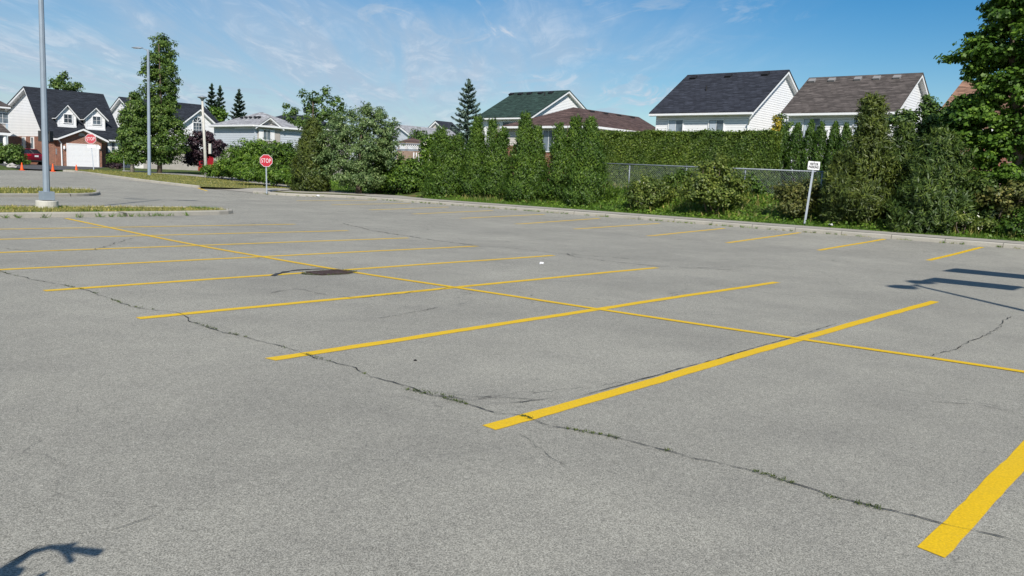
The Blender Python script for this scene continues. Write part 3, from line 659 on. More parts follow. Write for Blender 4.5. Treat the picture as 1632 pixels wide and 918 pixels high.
# --- the row of cedars on the bank
CG = 'cedars planted along the bank behind the kerb'
CED = [(714, 205, 690, 740, 'full round shouldered cedar left of the blue spruce, beside the white flowered shrub', 2),
       (757, 188, 740, 778, 'slender tall cedar right under the blue spruce', 1),
       (790, 190, 770, 812, 'ragged cedar in front of the left windows of the green roofed house', 2),
       (833, 180, 808, 852, 'tallest pointed cedar of the bank, before the wall of the green roofed house', 1),
       (852, 202, 836, 872, 'short cedar leaning on the tallest pointed cedar, before the beige wall', 1),
       (900, 186, 872, 925, 'broad loose cedar with bare twigs at its tip before the brown roof', 2),
       (936, 190, 905, 962, 'dense dark cedar ending the row just left of the chain link fence', 1)]
for i, (px, py, a, b, lab, pk) in enumerate(CED):
    X = 31.0 + (i % 3) * .25; p = wX(px, X); z0 = Tz(p); h = topz(px, py, X) - z0; rad = span(a, b, X) / 2 * 1.12
    spire('cedar_tree', p, h * .96, rad, lab, 'leaf_cedar', 30000, .08, group=CG, peaks=pk, lump=.30, prof=lambda u: (0.82 + .18 * np.minimum(1, u / .12)) * (1 - u) ** 1.0 + .03)

# --- clipped hedge
def hedge(name, x0, x1, y0, y1, ztop, label, n, ls, leafmat='leaf_hedge'):
    z0 = Tz(((x0 + x1) / 2, (y0 + y1) / 2)); o = empty(name, ((x0 + x1) / 2, (y0 + y1) / 2, z0), label, 'hedge'); hh = ztop - z0; VQ = []
    for face, wgt in (('f', (y1 - y0) * hh), ('t', (y1 - y0) * (x1 - x0)), ('r', (x1 - x0) * hh), ('l', (x1 - x0) * hh), ('b', (y1 - y0) * hh * .4)):
        m = int(n * wgt / ((y1 - y0) * hh * 2)); u, v = RS.random(m), RS.random(m); dep = np.abs(RS.normal(0, .10, m))
        lum = (np.sin(u * 31 + v * 9) + np.sin(v * 13 + u * 57)) * .035
        Y = y0 + (y1 - y0) * u; Z = z0 + hh * v
        if face == 'f': C = np.stack([x0 + dep + lum, Y, Z], 1); nn = (-1, 0, .35)
        elif face == 'b': C = np.stack([x1 - dep, Y, Z], 1); nn = (1, 0, .35)
        elif face == 't': C = np.stack([x0 + (x1 - x0) * v, Y, ztop - dep * 1.1 + np.where(RS.random(m) < .06, RS.random(m) * .14, 0) + .05 * np.sin(u * 23) + .03 * np.sin(u * 61)], 1); nn = (-.2, 0, 1)
        elif face == 'r': C = np.stack([x0 + (x1 - x0) * u, y0 + dep + lum, Z], 1); nn = (0, -1, .3)
        else: C = np.stack([x0 + (x1 - x0) * u, y1 - dep + lum, Z], 1); nn = (0, 1, .3)
        L = ls * RS.uniform(.6, 1.4, m); VQ.append(leaves(C, np.array(nn) + rnd3(m) * .55, np.array((0, 0, 1.0)) + rnd3(m) * .7, L * 1.3, L * .6))
    leafobj('foliage', VQ, leafmat, o)
    mb = MB(); mb.box(x0 + .33, x1 - .25, y0 + .28, y1 - .28, z0 + .1, ztop - .32); mb.build('inner_core', 'bark', o)  # solid bark-coloured core fills the hedge so it isn't see-through
    mb = MB(); y = y0 + .4
    while y < y1: mb.tube([((x0 + x1) / 2, y, z0 - .1), ((x0 + x1) / 2 + .03, y + .04, z0 + hh * .7)], [.05, .02], 6); y += .8
    mb.build('stem', 'bark', o); return o
hedge('clipped_hedge', 36, 37.3, wX(1224, 36)[1], wX(930, 36)[1], 4.08, 'long tall clipped green hedge with a flat top behind the chain link fence', 110000, .085)

# --- narrow emerald cedars beside the hedge
EG = 'narrow cedars in a row between the hedge and the junipers'
EM = [(1240, 206, 9, 'slimmest emerald cedar touching the right end of the clipped hedge'), (1264, 201, 11, 'second emerald cedar counted rightward from the clipped hedge'),
      (1284, 196, 9, 'emerald cedar before the left window of the brown grey roofed house, left one'), (1301, 199, 10, 'emerald cedar before the left window of the brown grey roofed house, right one'),
      (1322, 199, 10, 'cleanly pointed emerald cedar standing just right of the left window'), (1340, 201, 11, 'emerald cedar above the leaning sign, between two pointed neighbours on the white wall'),
      (1362, 205, 11, 'last emerald cedar before the tall twiggy juniper'), (1401, 213, 9, 'emerald cedar showing right of the tall juniper tip'), (1426, 209, 11, 'emerald cedar under the dark leafy tree at the gable end')]
for px, py, hw, lab in EM:
    X = 37.2; p = wX(px, X); h = topz(px, py, X) - Tz(p)
    spire('emerald_cedar', p, h, span(px - hw, px + hw, X) / 2 * 1.4, lab, 'leaf_emerald', 12000, .075, group=EG, lump=.10, up=1.6, prof=lambda u: (0.85 + .15 * np.minimum(1, u / .3)) * (1 - u ** 3.2) ** .8)

# --- junipers on the right
JG = 'dark junipers on the bank by the visitor sign'
for px, py, a, b, X, lab, lean in [(1378, 168, 1318, 1432, 31.2, 'tall juniper with a thin twiggy tip beside the leaning visitor sign', (0, 0)), (1337, 252, 1312, 1362, 30.8, 'low juniper clump at the end of the chain link fence', (0, 0)),
                             (1432, 205, 1402, 1470, 32.6, 'upright juniper with a blunt top between the tall one and the drooping one', (0, 0)), (1500, 222, 1440, 1555, 31.2, 'wide dark juniper with drooping tips left of the maple', (0, .06)),
                             (1478, 290, 1440, 1530, 30.3, 'lowest spreading juniper close to the sidewalk', (0, .1))]:
    p = wX(px, X); h = topz(px, py, X) - Tz(p); rad = span(a, b, X) / 2
    pr = (lambda u: (0.75 + .25 * np.minimum(1, u / .2)) * np.where(u < .68, (1 - u / .68 * .80), .20 * (1 - (u - .68) / .36)).clip(.02)) if py < 180 else (lambda u: (0.7 + .3 * np.minimum(1, u / .3)) * (1 - u ** 1.6) ** .8)
    spire('juniper_tree', p, h, rad, lab, 'leaf_juniper' if px > 1400 else 'leaf_olive_juniper', 30000 if rad > .9 else 15000, .088, group=JG, lump=.55, up=.65, prof=pr, lean=lean, elong=3.0, spray=1.5)
p = wX(500, 31.2)
J2 = PG(508, 300, .1); dd = math.hypot(*J2); zt = depth(500, 192, np.dot(ray(500, 192) / F, [0, 0, 1]) * 0 + 46.0)
def dplace(px, d):                  # place on the land at photo column px and camera distance d
    q = depth(px, 270, d); return (float(q[0]), float(q[1]))
def dz_(px, py, d): return float(depth(px, py, d)[2])
def dw(npx, d): return npx / F * d
b = dplace(497, 46.5)
spire('juniper_tree', b, dz_(497, 196, 46.5) - Tz(b), dw(30, 46.5), 'olive dark juniper between the stop sign shrubs and the silvery tree', 'leaf_olive_juniper', 34000, .095, group=JG, lump=.35, up=.6, elong=2.6, prof=lambda u: (0.8 + .2 * np.minimum(1, u / .3)) * (1 - u ** 1.8) ** .75)

def blobs_px(d, spec):
    """spec: (px, py, rx_px, ry_px, depth offset)"""
    out = []
    for px, py, rx, ry, do in spec:
        c = depth(px, py, d + do); out.append((c[0], c[1], c[2], dw(rx, d), dw(rx, d), dw(ry, d)))
    return out
# --- silvery tree
b = dplace(575, 46)
tree('silvery_tree', b, 'rounded silvery green tree in the middle of the bushes left of the gazebo', 'tree',
     blobs_px(46, [(590, 196, 32, 26, 0), (552, 208, 34, 32, 0), (612, 212, 24, 28, 0), (530, 232, 30, 34, 0), (575, 240, 48, 36, 0), (555, 272, 44, 26, 0), (626, 202, 9, 16, 0), (582, 176, 12, 16, 0), (604, 184, 12, 14, 0), (535, 196, 14, 16, 0), (618, 240, 26, 30, 0), (520, 265, 24, 26, 0), (578, 284, 40, 16, -.4), (560, 182, 10, 12, 0)]),
     'leaf_silver', 900, 46, .28, .125, tr=.12, stems=3, droop=-.8, aspect=.42, shell=.5)
# --- trees behind
b = dplace(505, 68)
tree('ash_tree', b, 'open crowned green tree rising behind the silvery tree and the juniper', 'tree',
     blobs_px(68, [(505, 160, 22, 14, 0), (535, 160, 13, 14, 0), (522, 148, 9, 9, 0), (490, 172, 14, 14, 0), (515, 185, 30, 16, 0), (463, 180, 11, 11, 0), (480, 190, 20, 12, 0), (540, 175, 12, 14, 0), (500, 205, 30, 14, 0), (455, 168, 5, 5, 0), (485, 148, 7, 9, 0)]),
     'leaf_far', 170, 40, .36, .18, tr=.16, shell=.6, limbs=22)
b = dplace(105, 112)
tree('ash_tree', b, 'loose crowned tree showing above the black roof of the brick garage house', 'tree',
     blobs_px(112, [(95, 128, 10, 10, 0), (110, 140, 18, 12, 0), (88, 136, 8, 10, 0), (125, 138, 5, 6, 0), (104, 122, 5, 7, 0), (100, 160, 22, 14, 0)]), 'leaf_far', 110, 36, .6, .32, tr=.2, shell=.6)
b = dplace(742, 56); 
spruce('blue_spruce', b, dz_(741, 131, 56) - Tz(b), dw(42, 56), 'blue grey spruce with layered boughs left of the green roof', 'leaf_spruce', 20, 14, .17, 150, droop=.3)
for px, py, w_, lab in [(338, 138, 15, 'left spruce of the touching pair behind the park lamp'), (351, 141, 13, 'right spruce of the touching pair behind the park lamp'), (381, 147, 19, 'lone dark spruce above the pale grey roof')]:
    b = dplace(px, 112); spruce('spruce_tree', b, dz_(px, py, 112) - Tz(b), dw(w_ * 1.3, 112), lab, 'leaf_dark_spruce', 19, 14, .34, 120, group='dark spruces far behind the pale grey roof')
b = dplace(327, 105)
tree('birch_tree', b, 'light green tree low between the spruce pair and the white gable', 'tree', blobs_px(105, [(345, 178, 12, 10, 0), (355, 186, 10, 8, 0), (338, 190, 12, 10, 0), (347, 205, 16, 14, 0)]), 'leaf_bright', 60, 30, .55, .3, tr=.1)
# --- street lindens on the left
LG = 'street trees on the grass verge'
b = dplace(254, 67)
tree('linden_tree', b, 'tall narrow crowned street tree behind the grey lamp post', 'tree',
     blobs_px(67, [(258, 70, 19, 16, 0), (248, 95, 23, 17, 0), (268, 92, 17, 19, .3), (262, 120, 25, 21, 0), (241, 122, 17, 15, 0), (232, 110, 7, 6, 0), (260, 150, 26, 22, 0), (270, 112, 13, 11, 0), (250, 175, 31, 22, 0), (266, 195, 27, 22, -.3), (244, 205, 28, 22, 0), (262, 228, 32, 20, -.4), (284, 205, 14, 22, 0), (236, 148, 12, 14, 0), (252, 245, 28, 12, 0), (282, 235, 18, 16, 0), (275, 170, 12, 14, 0), (270, 140, 13, 14, 0), (262, 254, 18, 8, 0), (242, 252, 14, 8, 0)]),
     'leaf_linden', 720, 44, .38, .17, tr=.17, bark='bark', shell=.45, group=LG)
b = dplace(211, 65)
tree('linden_tree', b, 'shorter bushy street tree behind the no parking sign', 'tree',
     blobs_px(65, [(214, 168, 16, 16, 0), (205, 190, 18, 18, 0), (222, 195, 18, 20, 0), (208, 215, 22, 20, 0), (222, 228, 20, 18, 0), (200, 228, 12, 14, 0), (212, 245, 20, 12, 0), (216, 152, 8, 9, 0), (198, 208, 12, 14, 0), (218, 253, 14, 7, 0)]),
     'leaf_linden', 420, 42, .36, .17, tr=.14, bark='pale_bark', group=LG)
b = dplace(326, 71)
tree('purple_plum_tree', b, 'dark purple leaved tree before the red garage door', 'tree',
     blobs_px(71, [(322, 222, 25, 13, 0), (305, 236, 22, 14, 0), (338, 236, 20, 13, 0), (350, 230, 10, 7, 0), (318, 250, 22, 12, 0), (335, 214, 12, 8, 0), (303, 255, 12, 10, 0), (345, 243, 12, 6, 0)]),
     'leaf_purple', 230, 40, .34, .19, tr=.13, stems=2, shell=.5)
# --- shrubs
def shrub(px, d, spec, leafm, lab, n=120, per=34, cr=.26, ls=.12, name='leafy_shrub', group=None, flowers=None, **k):
    b = dplace(px, d)
    return tree(name, b, lab, 'shrub', blobs_px(d, spec), leafm, n, per, cr, ls, tr=.035, stems=4, limbs=4, group=group, flowers=flowers, **k)
SG = 'shrubs behind the stop sign by the sidewalk'
shrub(395, 56, [(395, 240, 30, 17, 0), (378, 250, 24, 17, 0), (415, 236, 24, 15, 0), (400, 262, 40, 18, -.3), (360, 262, 18, 12, 0)], 'leaf_bright', 'light green mound shrub under the shuttered window of the pale grey house', 420, 36, .3, .13, group=SG)
shrub(448, 54, [(448, 240, 26, 18, 0), (464, 252, 24, 26, 0), (438, 258, 26, 22, 0), (470, 275, 24, 20, -.3)], 'leaf_cedar', 'darker green shrub right above the near stop sign', 400, 36, .3, .13, group=SG)
shrub(350, 58, [(345, 272, 26, 9, 0), (375, 273, 26, 10, -.5), (362, 265, 24, 9, 0)], 'leaf_bright', 'low spreading shrub at the foot of the park lamp', 260, 34, .24, .12, group=SG)
shrub(430, 51, [(405, 278, 30, 11, 0), (440, 280, 30, 13, -.4), (470, 284, 22, 13, -.6)], 'leaf_bright', 'low yellow green shrub directly behind the near stop sign post', 300, 34, .24, .12, group=SG)
BG = 'bushes between the silvery tree and the cedars'
shrub(605, 47.5, [(600, 262, 28, 26, 0), (585, 282, 24, 20, -.3), (622, 275, 26, 26, 0), (604, 244, 22, 14, 0), (605, 292, 34, 12, 0)], 'leaf_bright', 'rounded bright green bush in front of the silvery tree', 460, 36, .27, .125, group=BG)
shrub(655, 46.5, [(650, 272, 28, 20, 0), (668, 275, 24, 24, 0), (640, 288, 32, 16, -.3), (664, 296, 30, 12, 0)], 'leaf_cedar', 'mid green bush below the gazebo fence', 400, 36, .27, .125, group=BG)
shrub(690, 47, [(690, 235, 20, 22, 0), (700, 255, 22, 24, 0), (678, 250, 14, 18, 0), (704, 222, 12, 12, 0), (690, 278, 24, 20, 0)], 'leaf_bright', 'elder bush dotted with cream flower heads beside the first cedar', 330, 34, .28, .13, flowers=60, group=BG)
b = dplace(668, 62)
tree('apple_tree', b, 'small green tree rising just behind the gazebo roof', 'tree', blobs_px(62, [(664, 214, 10, 8, 0), (674, 218, 10, 9, 0), (668, 232, 16, 12, 0), (655, 225, 8, 6, 0)]), 'leaf_far', 70, 30, .32, .16, tr=.06)
FG = 'shrubs growing along the chain link fence'
shrub(1030, 35.5, [(1030, 296, 28, 15, 0), (1012, 304, 22, 16, 0), (1050, 304, 26, 18, 0), (1030, 318, 36, 14, 0)], 'leaf_yellowish', 'low loose shrub with a few white blossoms at the second fence post', 230, 24, .24, .10, flowers=7, group=FG)
shrub(1142, 33.5, [(1140, 268, 26, 15, 0), (1120, 290, 30, 20, 0), (1160, 288, 28, 20, 0), (1140, 312, 36, 18, -.2), (1150, 252, 16, 8, 0), (1175, 300, 24, 22, 0), (1105, 305, 26, 20, 0)], 'leaf_yellowish', 'largest olive shrub, spilling over the fence rail', 430, 26, .24, .105, group=FG)
shrub(1280, 31.5, [(1280, 305, 28, 20, 0), (1265, 318, 22, 18, 0), (1298, 300, 16, 18, 0), (1270, 330, 28, 14, 0), (1248, 305, 16, 14, 0), (1305, 318, 16, 18, 0)], 'leaf_brownish', 'tan tinged thin shrub directly behind the leaning visitor sign', 330, 26, .22, .095, group=FG)
shrub(1072, 36.5, [(1075, 292, 20, 18, 0), (1068, 310, 26, 14, 0), (1090, 280, 14, 10, 0)], 'leaf_hedge', 'green bush between the first two fence posts right of the cedars', 200, 30, .24, .105, group=FG)
shrub(1215, 35, [(1215, 305, 24, 18, 0), (1225, 320, 28, 14, 0), (1205, 290, 14, 12, 0)], 'leaf_cedar', 'green bush under the fence between the olive shrub and the tan shrub', 220, 30, .24, .105, group=FG)
# between the houses
b = wX(1241, 41)
tree('birch_tree', (41, b[1]), 'small tree with leafy open top at the corner of the charcoal roofed house', 'tree', [(41, b[1], topz(1241, 205, 41), .5, .55, .75), (41, b[1] - .2, topz(1245, 230, 41), .6, .7, .8)], 'leaf_far', 90, 30, .22, .12, tr=.05)
b = wX(1229, 39.5)
tree('golden_cypress', (39.5, b[1]), 'yellow tipped little conifer above the right end of the hedge', 'tree', [(39.5, b[1], topz(1228, 200, 39.5), .22, .24, .55)], 'leaf_gold', 26, 26, .14, .10, tr=.03)
# dark tree at the gable end of the brown grey roofed house
b = wX(1458, 37.5); X = 37.5
def bx(px, py, rx, ry, X): 
    c = onX(px, py, X); d = F and (X / (ray(px, py)[0] / F)); return (c[0], c[1], c[2], dw(rx, d), dw(rx, d), dw(ry, d))
tree('pear_tree', b, 'dark leafy tree covering the gable of the brown grey roofed house', 'tree',
     [bx(1476, 172, 16, 14, X), (bx(1445, 190, 20, 16, X)), bx(1480, 200, 26, 22, X), bx(1425, 190, 10, 8, X), bx(1500, 185, 20, 26, X), bx(1455, 230, 30, 26, X), bx(1500, 235, 26, 30, X), bx(1410, 205, 8, 8, X), bx(1478, 155, 6, 6, X)],
     'leaf_far', 330, 38, .27, .125, tr=.12, shell=.55)
# the big maple
X = 32.6; b = wX(1632, X)
tree('maple_tree', b, 'large maple with broad bright leaves filling the right edge', 'tree',
     [bx(1612, 25, 42, 30, X), bx(1570, 62, 34, 20, X), bx(1600, 85, 48, 30, X), bx(1550, 92, 26, 12, X), bx(1514, 94, 11, 6, X), bx(1560, 115, 26, 20, X), bx(1640, 120, 60, 50, X), bx(1590, 140, 40, 26, X), bx(1555, 165, 32, 16, X), bx(1535, 190, 34, 16, X),
      bx(1585, 195, 42, 26, X), bx(1545, 222, 34, 14, X), bx(1600, 235, 46, 26, X), bx(1560, 255, 36, 14, X), bx(1620, 275, 40, 22, X), bx(1650, 200, 50, 50, X), bx(1680, 60, 70, 60, X), bx(1700, 180, 60, 60, X), bx(1650, -20, 60, 40, X), bx(1600, 5, 26, 22, X), bx(1528, 168, 22, 12, X), bx(1560, 180, 30, 20, X), bx(1575, 285, 34, 16, X), bx(1520, 205, 18, 10, X)],
     'leaf_maple', 1250, 50, .32, .135, tr=.22, limbs=26, shell=.5, up=.7, flat=.5, aspect=.8)
RG = 'undergrowth bushes below the maple'
def xshrub(px, X, spec, leafm, lab, n, per, cr, ls, flowers=None, name='leafy_shrub'):
    return tree(name, wX(px, X), lab, 'shrub', [bx(*s_, X) for s_ in spec], leafm, n, per, cr, ls, tr=.035, stems=4, limbs=4, flowers=flowers, group=RG)
xshrub(1600, 31.4, [(1590, 315, 30, 16), (1625, 305, 26, 16), (1650, 320, 30, 22), (1605, 335, 26, 16)], 'leaf_brownish', 'bush with yellowish new leaves low under the maple at the right edge', 170, 30, .24, .12)
xshrub(1560, 31.9, [(1560, 300, 36, 22), (1545, 325, 36, 18), (1580, 345, 40, 18)], 'leaf_juniper', 'darkest bush in the shade between juniper and maple', 230, 32, .28, .13)
xshrub(1625, 30.6, [(1615, 360, 28, 14), (1640, 350, 24, 18)], 'leaf_cedar', 'low bush at the sidewalk in the right corner', 110, 30, .2, .10)
xshrub(1545, 30.6, [(1540, 350, 26, 10), (1510, 345, 16, 9), (1570, 358, 20, 9)], 'leaf_yellowish', 'weedy low bush with small pale blossoms below the drooping juniper', 90, 26, .2, .085, flowers=16)
# bushes at the houses
shrub(18, 73, [(12, 247, 22, 15, 0), (30, 253, 13, 10, 0), (0, 245, 14, 15, 0), (22, 240, 13, 9, 0)], 'leaf_linden', 'big round green bush beside the red car', 230, 34, .36, .19, group='bushes in the front gardens')
shrub(188, 76, [(186, 250, 12, 9, 0), (198, 254, 8, 8, 0), (178, 255, 8, 6, 0)], 'leaf_bright', 'bright green bush right of the white garage door', 90, 30, .3, .17, group='bushes in the front gardens')
shrub(181, 75, [(178, 264, 9, 3.5, 0), (190, 264, 6, 3.5, 0)], 'leaf_purple', 'low bronze shrub at the garden edge by the garage', 40, 26, .22, .14, group='bushes in the front gardens')

# --- grass and weeds -------------------------------------------------------
def blades(name, P, h, wid, material, label=None, cat='grass', parent=None, lean=.35):
    n = len(P); a = RS.random(n) * 2 * math.pi; S = np.stack([np.cos(a), np.sin(a), np.zeros(n)], 1); hh = (h * RS.uniform(.5, 1.3, n))[:, None]
    ln = rnd3(n) * lean; ln[:, 2] = 1; ln = unit(ln)
    V = np.stack([P - S * wid / 2, P + S * wid / 2, P + S * wid * .3 + ln * hh * .6, P + ln * hh * 1.0 + rnd3(n) * hh * .08], 1).reshape(-1, 3)
    o = link_mesh(name, np_mesh(name, V, np.arange(n * 4).reshape(-1, 4)), material, parent)
    if parent is None: tag(o, label, cat, kind='stuff')
    return o
def scatter(x0, x1, y0, y1, n, dz=0.1, patch=None):
    x = RS.uniform(x0, x1, n); y = RS.uniform(y0, y1, n)
    if patch: k = (np.sin(x * patch + 1.3) * np.sin(y * patch * .7 + .5) + np.sin((x + y) * patch * .43) + RS.normal(0, .5, n)) > -.35; x, y = x[k], y[k]
    return np.stack([x, y, T(x, y) + dz - .02], 1)
def inpoly(P, poly): return P[poly_dist(P[:, 0], P[:, 1], [(float(a), float(c)) for a, c in poly]) == 0]
out_edge = 29.35
P = scatter(out_edge, 30.6, -2, 32, 42000, .08); blades('bank_grass', P, .13, .022, 'grass_blade', 'fresh green grass on the bank along the sidewalk')
P = scatter(30.3, 36, -2, 33, 52000, .08, .9); blades('bank_weeds', P, .25, .035, 'grass_blade', 'taller green weeds and grass in front of the fence', lean=.55)
P = scatter(30.0, 35, 0, 33, 9000, .08, 1.3); blades('dry_stalks', P, .30, .018, 'grass_dry', 'pale dry stalks between the weeds on the bank')
P = scatter(29.6, 34, 0, 33, 17000, .10, .7); P[:, 2] += RS.random(len(P)) * .22
leafobj('broadleaf_weeds', [leaves(P, np.array((-.3, -.2, 1.0)) + rnd3(len(P)) * .5, rnd3(len(P)), .13, .08)], 'leaf_bright'); tag(bpy.data.objects['broadleaf_weeds'], 'leafy green weeds covering the bank', 'weeds', kind='stuff')
lane = [PG(x, y, .1) for x, y in [(640, 311), (563, 306), (523, 302.5), (460, 292.5), (380, 283), (300, 276), (300, 268), (420, 272), (520, 285), (640, 298)]]
P = inpoly(scatter(14, 45, 20, 70, 120000, .08), lane); blades('walkside_grass', P, .16, .035, 'grass_blade', 'grass and weeds along the back of the left sidewalk', lean=.5)
cov = [PG(x, y, .1) for x, y in [(600, 306), (530, 300), (470, 291), (400, 283), (330, 275), (322, 268), (400, 268), (480, 275), (560, 285), (620, 297)]]; P = inpoly(scatter(18, 45, 28, 68, 60000, .08), cov); P[:, 2] += RS.random(len(P)) ** .7 * .55
leafobj('ground_cover', [leaves(P, np.array((-.3, -.3, .9)) + rnd3(len(P)) * .5, rnd3(len(P)), .16, .10)], 'leaf_bright'); tag(bpy.data.objects['ground_cover'], 'leafy light green ground cover along the left sidewalk', 'ground cover', kind='stuff')
P = inpoly(scatter(10, 40, 38, 75, 90000, .14), vpoly); blades('verge_grass', P, .06, .035, 'grass_dry', 'short dry turf on the verge by the street trees')
P = inpoly(scatter(-5, 16.5, 23, 28, 26000, .12), isl1); blades('island_grass', P, .085, .014, 'grass_straw', 'dry yellow green turf on the near kerbed island', lean=.6)
P = inpoly(scatter(8, 16.5, 23, 28, 30000, .12, 3.0), isl1); P = P[np.sin(P[:, 0] * 2.1) * np.sin(P[:, 1] * 3 + P[:, 0]) > .55]; blades('island_weeds', P, .085, .014, 'grass_blade', 'greener tufts scattered on the near island', lean=.6)
P = inpoly(scatter(-5, 19, 33, 46, 26000, .12), isl2); blades('far_island_grass', P, .12, .03, 'grass_dry', 'turf with yellow flowers on the farther kerbed island', lean=.6)
# weeds rooted at kerb faces and in cracks
def tufts(name, pts, label, n=26, h=.07, spread=.06, wid=.010, material='grass_blade'):
    A = np.array([(p[0], p[1], float(T(p[0], p[1])) + .006) for p in pts]); k = np.repeat(np.arange(len(A)), n); sc_ = RS.uniform(.4, 1.5, len(A))[k][:, None]
    Q = A[k] + rnd3(len(k)) * np.array((spread, spread, 0)) * sc_; blades(name, Q, h, wid, material, label, 'weeds', lean=.9)
rk = random.Random(4); kk = [p for p in resample(kerb_right, .25) if p[1] > -1]
tufts('kerb_weeds', [p - np.array((.04, 0)) for p in kk if rk.random() < .42], 'small weeds rooted in the gutter joint of the long kerb', 20, .085, .05, .016)
tufts('kerb_dry_weeds', [p - np.array((.04, 0)) for p in kk if rk.random() < .35], 'dry weeds in the gutter joint of the long kerb', 16, .07, .06, .014, 'grass_dry')
tufts('island_edge_weeds', [(x, 23.62 + max(0, (x - 8.9)) * .14) for x in np.arange(3, 13.4, .3) if rk.random() < .6], 'weeds along the front kerb of the near island', 24, .13, .06, .014)
cp = resample(main2, .05); cp1 = resample(main1, .06)
def crk(P, pr, ph): return [p for i, p in enumerate(P) if math.sin(i * .23 + ph) + math.sin(i * .61 + ph * 2) > 0.25 and rk.random() < pr]
tufts('crack_weeds', crk(cp, .9, 1.0), 'tiny weeds growing in the near crack across the stalls', 26, .016, .012, .006, 'grass_olive')
tufts('crack_moss', crk(cp1, .8, .2), 'tiny weeds growing in the farther crack across the stalls', 14, .018, .014, .006, 'grass_olive')
tufts('drain_weeds', [(7.85 + math.cos(t) * .42, 10.62 + math.sin(t) * .23) for t in np.arange(0, 6.2, .2)], 'weeds ringing the sunken drain', 12, .03, .04, .008, 'grass_olive')
# ------------------------------------------------------------------ houses
FW = np.array([0.74597807, 0.65288381, -0.13137518])
def fd(p): return float(np.dot(np.array(p, float) - np.array([0, 0, H]), FW))
EX, EY, EZ = np.array((1., 0, 0)), np.array((0, 1., 0)), np.array((0, 0, 1.))
def window(par, c, du, n, w_, h_, cols=2, rows=1, blind=False, fw=.06, name='window'):
    """window centred at c on a wall with outward normal n"""
    c = np.array(c, float); mb = MB(); mb.obox(c + n * .02, du, EZ, n, w_ / 2, h_ / 2, .02); g = mb.build(name, 'window_glass', par)
    mb = MB()
    for s_ in (-1, 1):
        mb.obox(c + n * .035 + du * s_ * (w_ / 2 + fw / 2), du, EZ, n, fw / 2, h_ / 2 + fw, .035); mb.obox(c + n * .035 + EZ * s_ * (h_ / 2 + fw / 2), du, EZ, n, w_ / 2, fw / 2, .035)
    for i in range(1, cols): mb.obox(c + n * .045 + du * (-w_ / 2 + w_ * i / cols), du, EZ, n, .014, h_ / 2, .012)
    for i in range(1, rows): mb.obox(c + n * .048 + EZ * (-h_ / 2 + h_ * i / rows), du, EZ, n, w_ / 2, .012, .010)
    mb.build('window_frame', 'white_trim', g)
    if blind: MB().obox(c + n * .043 + du * w_ * .25 * blind, du, EZ, n, w_ * .22, h_ * .47, .003).build('blind', 'blind', g)
    return g
class GH:
    """gabled house: ridge along U, across it V. front eave wall at v=0"""
    def __init__(s, name, label, O, U, V, L, W, z0, zf, zb, vr, zr, wall, roof, oh=.38, og=.32, tf=.20, cat='house', parent=None, trim='white_trim'):
        s.O = np.array([O[0], O[1], 0.]); s.U = np.array([*U, 0.]); s.V = np.array([*V, 0.]); s.L, s.W, s.z0, s.zf, s.zb, s.vr, s.zr = L, W, z0, zf, zb, vr, zr
        s.r = parent or empty(name, (O[0], O[1], z0), label, cat)
        P = s.P; m = MB(); q = [P(0, 0, z0), P(0, W, z0), P(0, W, zb), P(0, vr, zr), P(0, 0, zf)]
        m.prism(q, s.U * L); m.build('wall', wall, s.r)
        sf = (zr - zf) / vr; sb = (zr - zb) / (W - vr); s.sf = sf
        def band(za, zc, u0, u1, extra=0.0, nm='roof', mt=roof):
            mb = MB(); A = [(-oh - extra, zf - (oh + extra) * sf), (vr, zr), (W + oh + extra, zb - (oh + extra) * sb)]
            V_ = []
            for u in (u0, u1):
                for dz in (za, zc):
                    for v, z in A: V_.append(P(u, v, z + dz))
            F_ = []
            for k in (0, 1): F_ += [(k, k + 1, k + 7, k + 6), (k + 3, k + 4, k + 10, k + 9)]
            F_ += [(0, 1, 4, 3), (1, 2, 5, 4), (6, 7, 10, 9), (7, 8, 11, 10), (0, 3, 9, 6), (2, 5, 11, 8)]
            mb.add(V_, F_); return mb.build(nm, mt, s.r)
        s.roof = band(tf, tf + .09, -og - .03, L + og + .03, .03)
        mb = MB()                                                     # rake boards and soffit
        band(.005, tf - .002, -og, L + og, 0, 'fascia', trim)
        ze = zf - oh * sf; mb = MB(); c0 = P(-og, -oh - .06, ze + tf * .55); c1 = P(L + og, -oh - .06, ze + tf * .55); mb.obox((c0 + c1) / 2, s.U, s.V, EZ, L / 2 + og, .06, .065); mb.build('gutter', trim, s.r)
        s.tf = tf
    def P(s, u, v, z): return s.O + s.U * u + s.V * v + EZ * z
    def roofz(s, v): return s.zf + s.sf * v + s.tf + .09 if v < s.vr else s.zr - (s.zr - s.zb) / (s.W - s.vr) * (v - s.vr) + s.tf + .09
    def vents(s, us, m='vent_black', dv=.55, size=.24, ht=.10):
        for u in us:
            v = s.vr - dv; c = s.P(u, v, s.roofz(v) + ht * .5); sl_ = unit(s.V + EZ * s.sf); nn = unit(np.cross(s.U, sl_)); nn = nn * np.sign(nn[2])
            MB().obox(c, s.U, sl_, nn, size, size * .8, ht).build('roof_vent', m, s.roof, bevel=.02)
    def pipe(s, u, v):
        c = s.P(u, v, s.roofz(v)); MB().tube([c - EZ * .1, c + EZ * .35], .06, 8).build('vent_pipe', 'vent_black', s.roof)
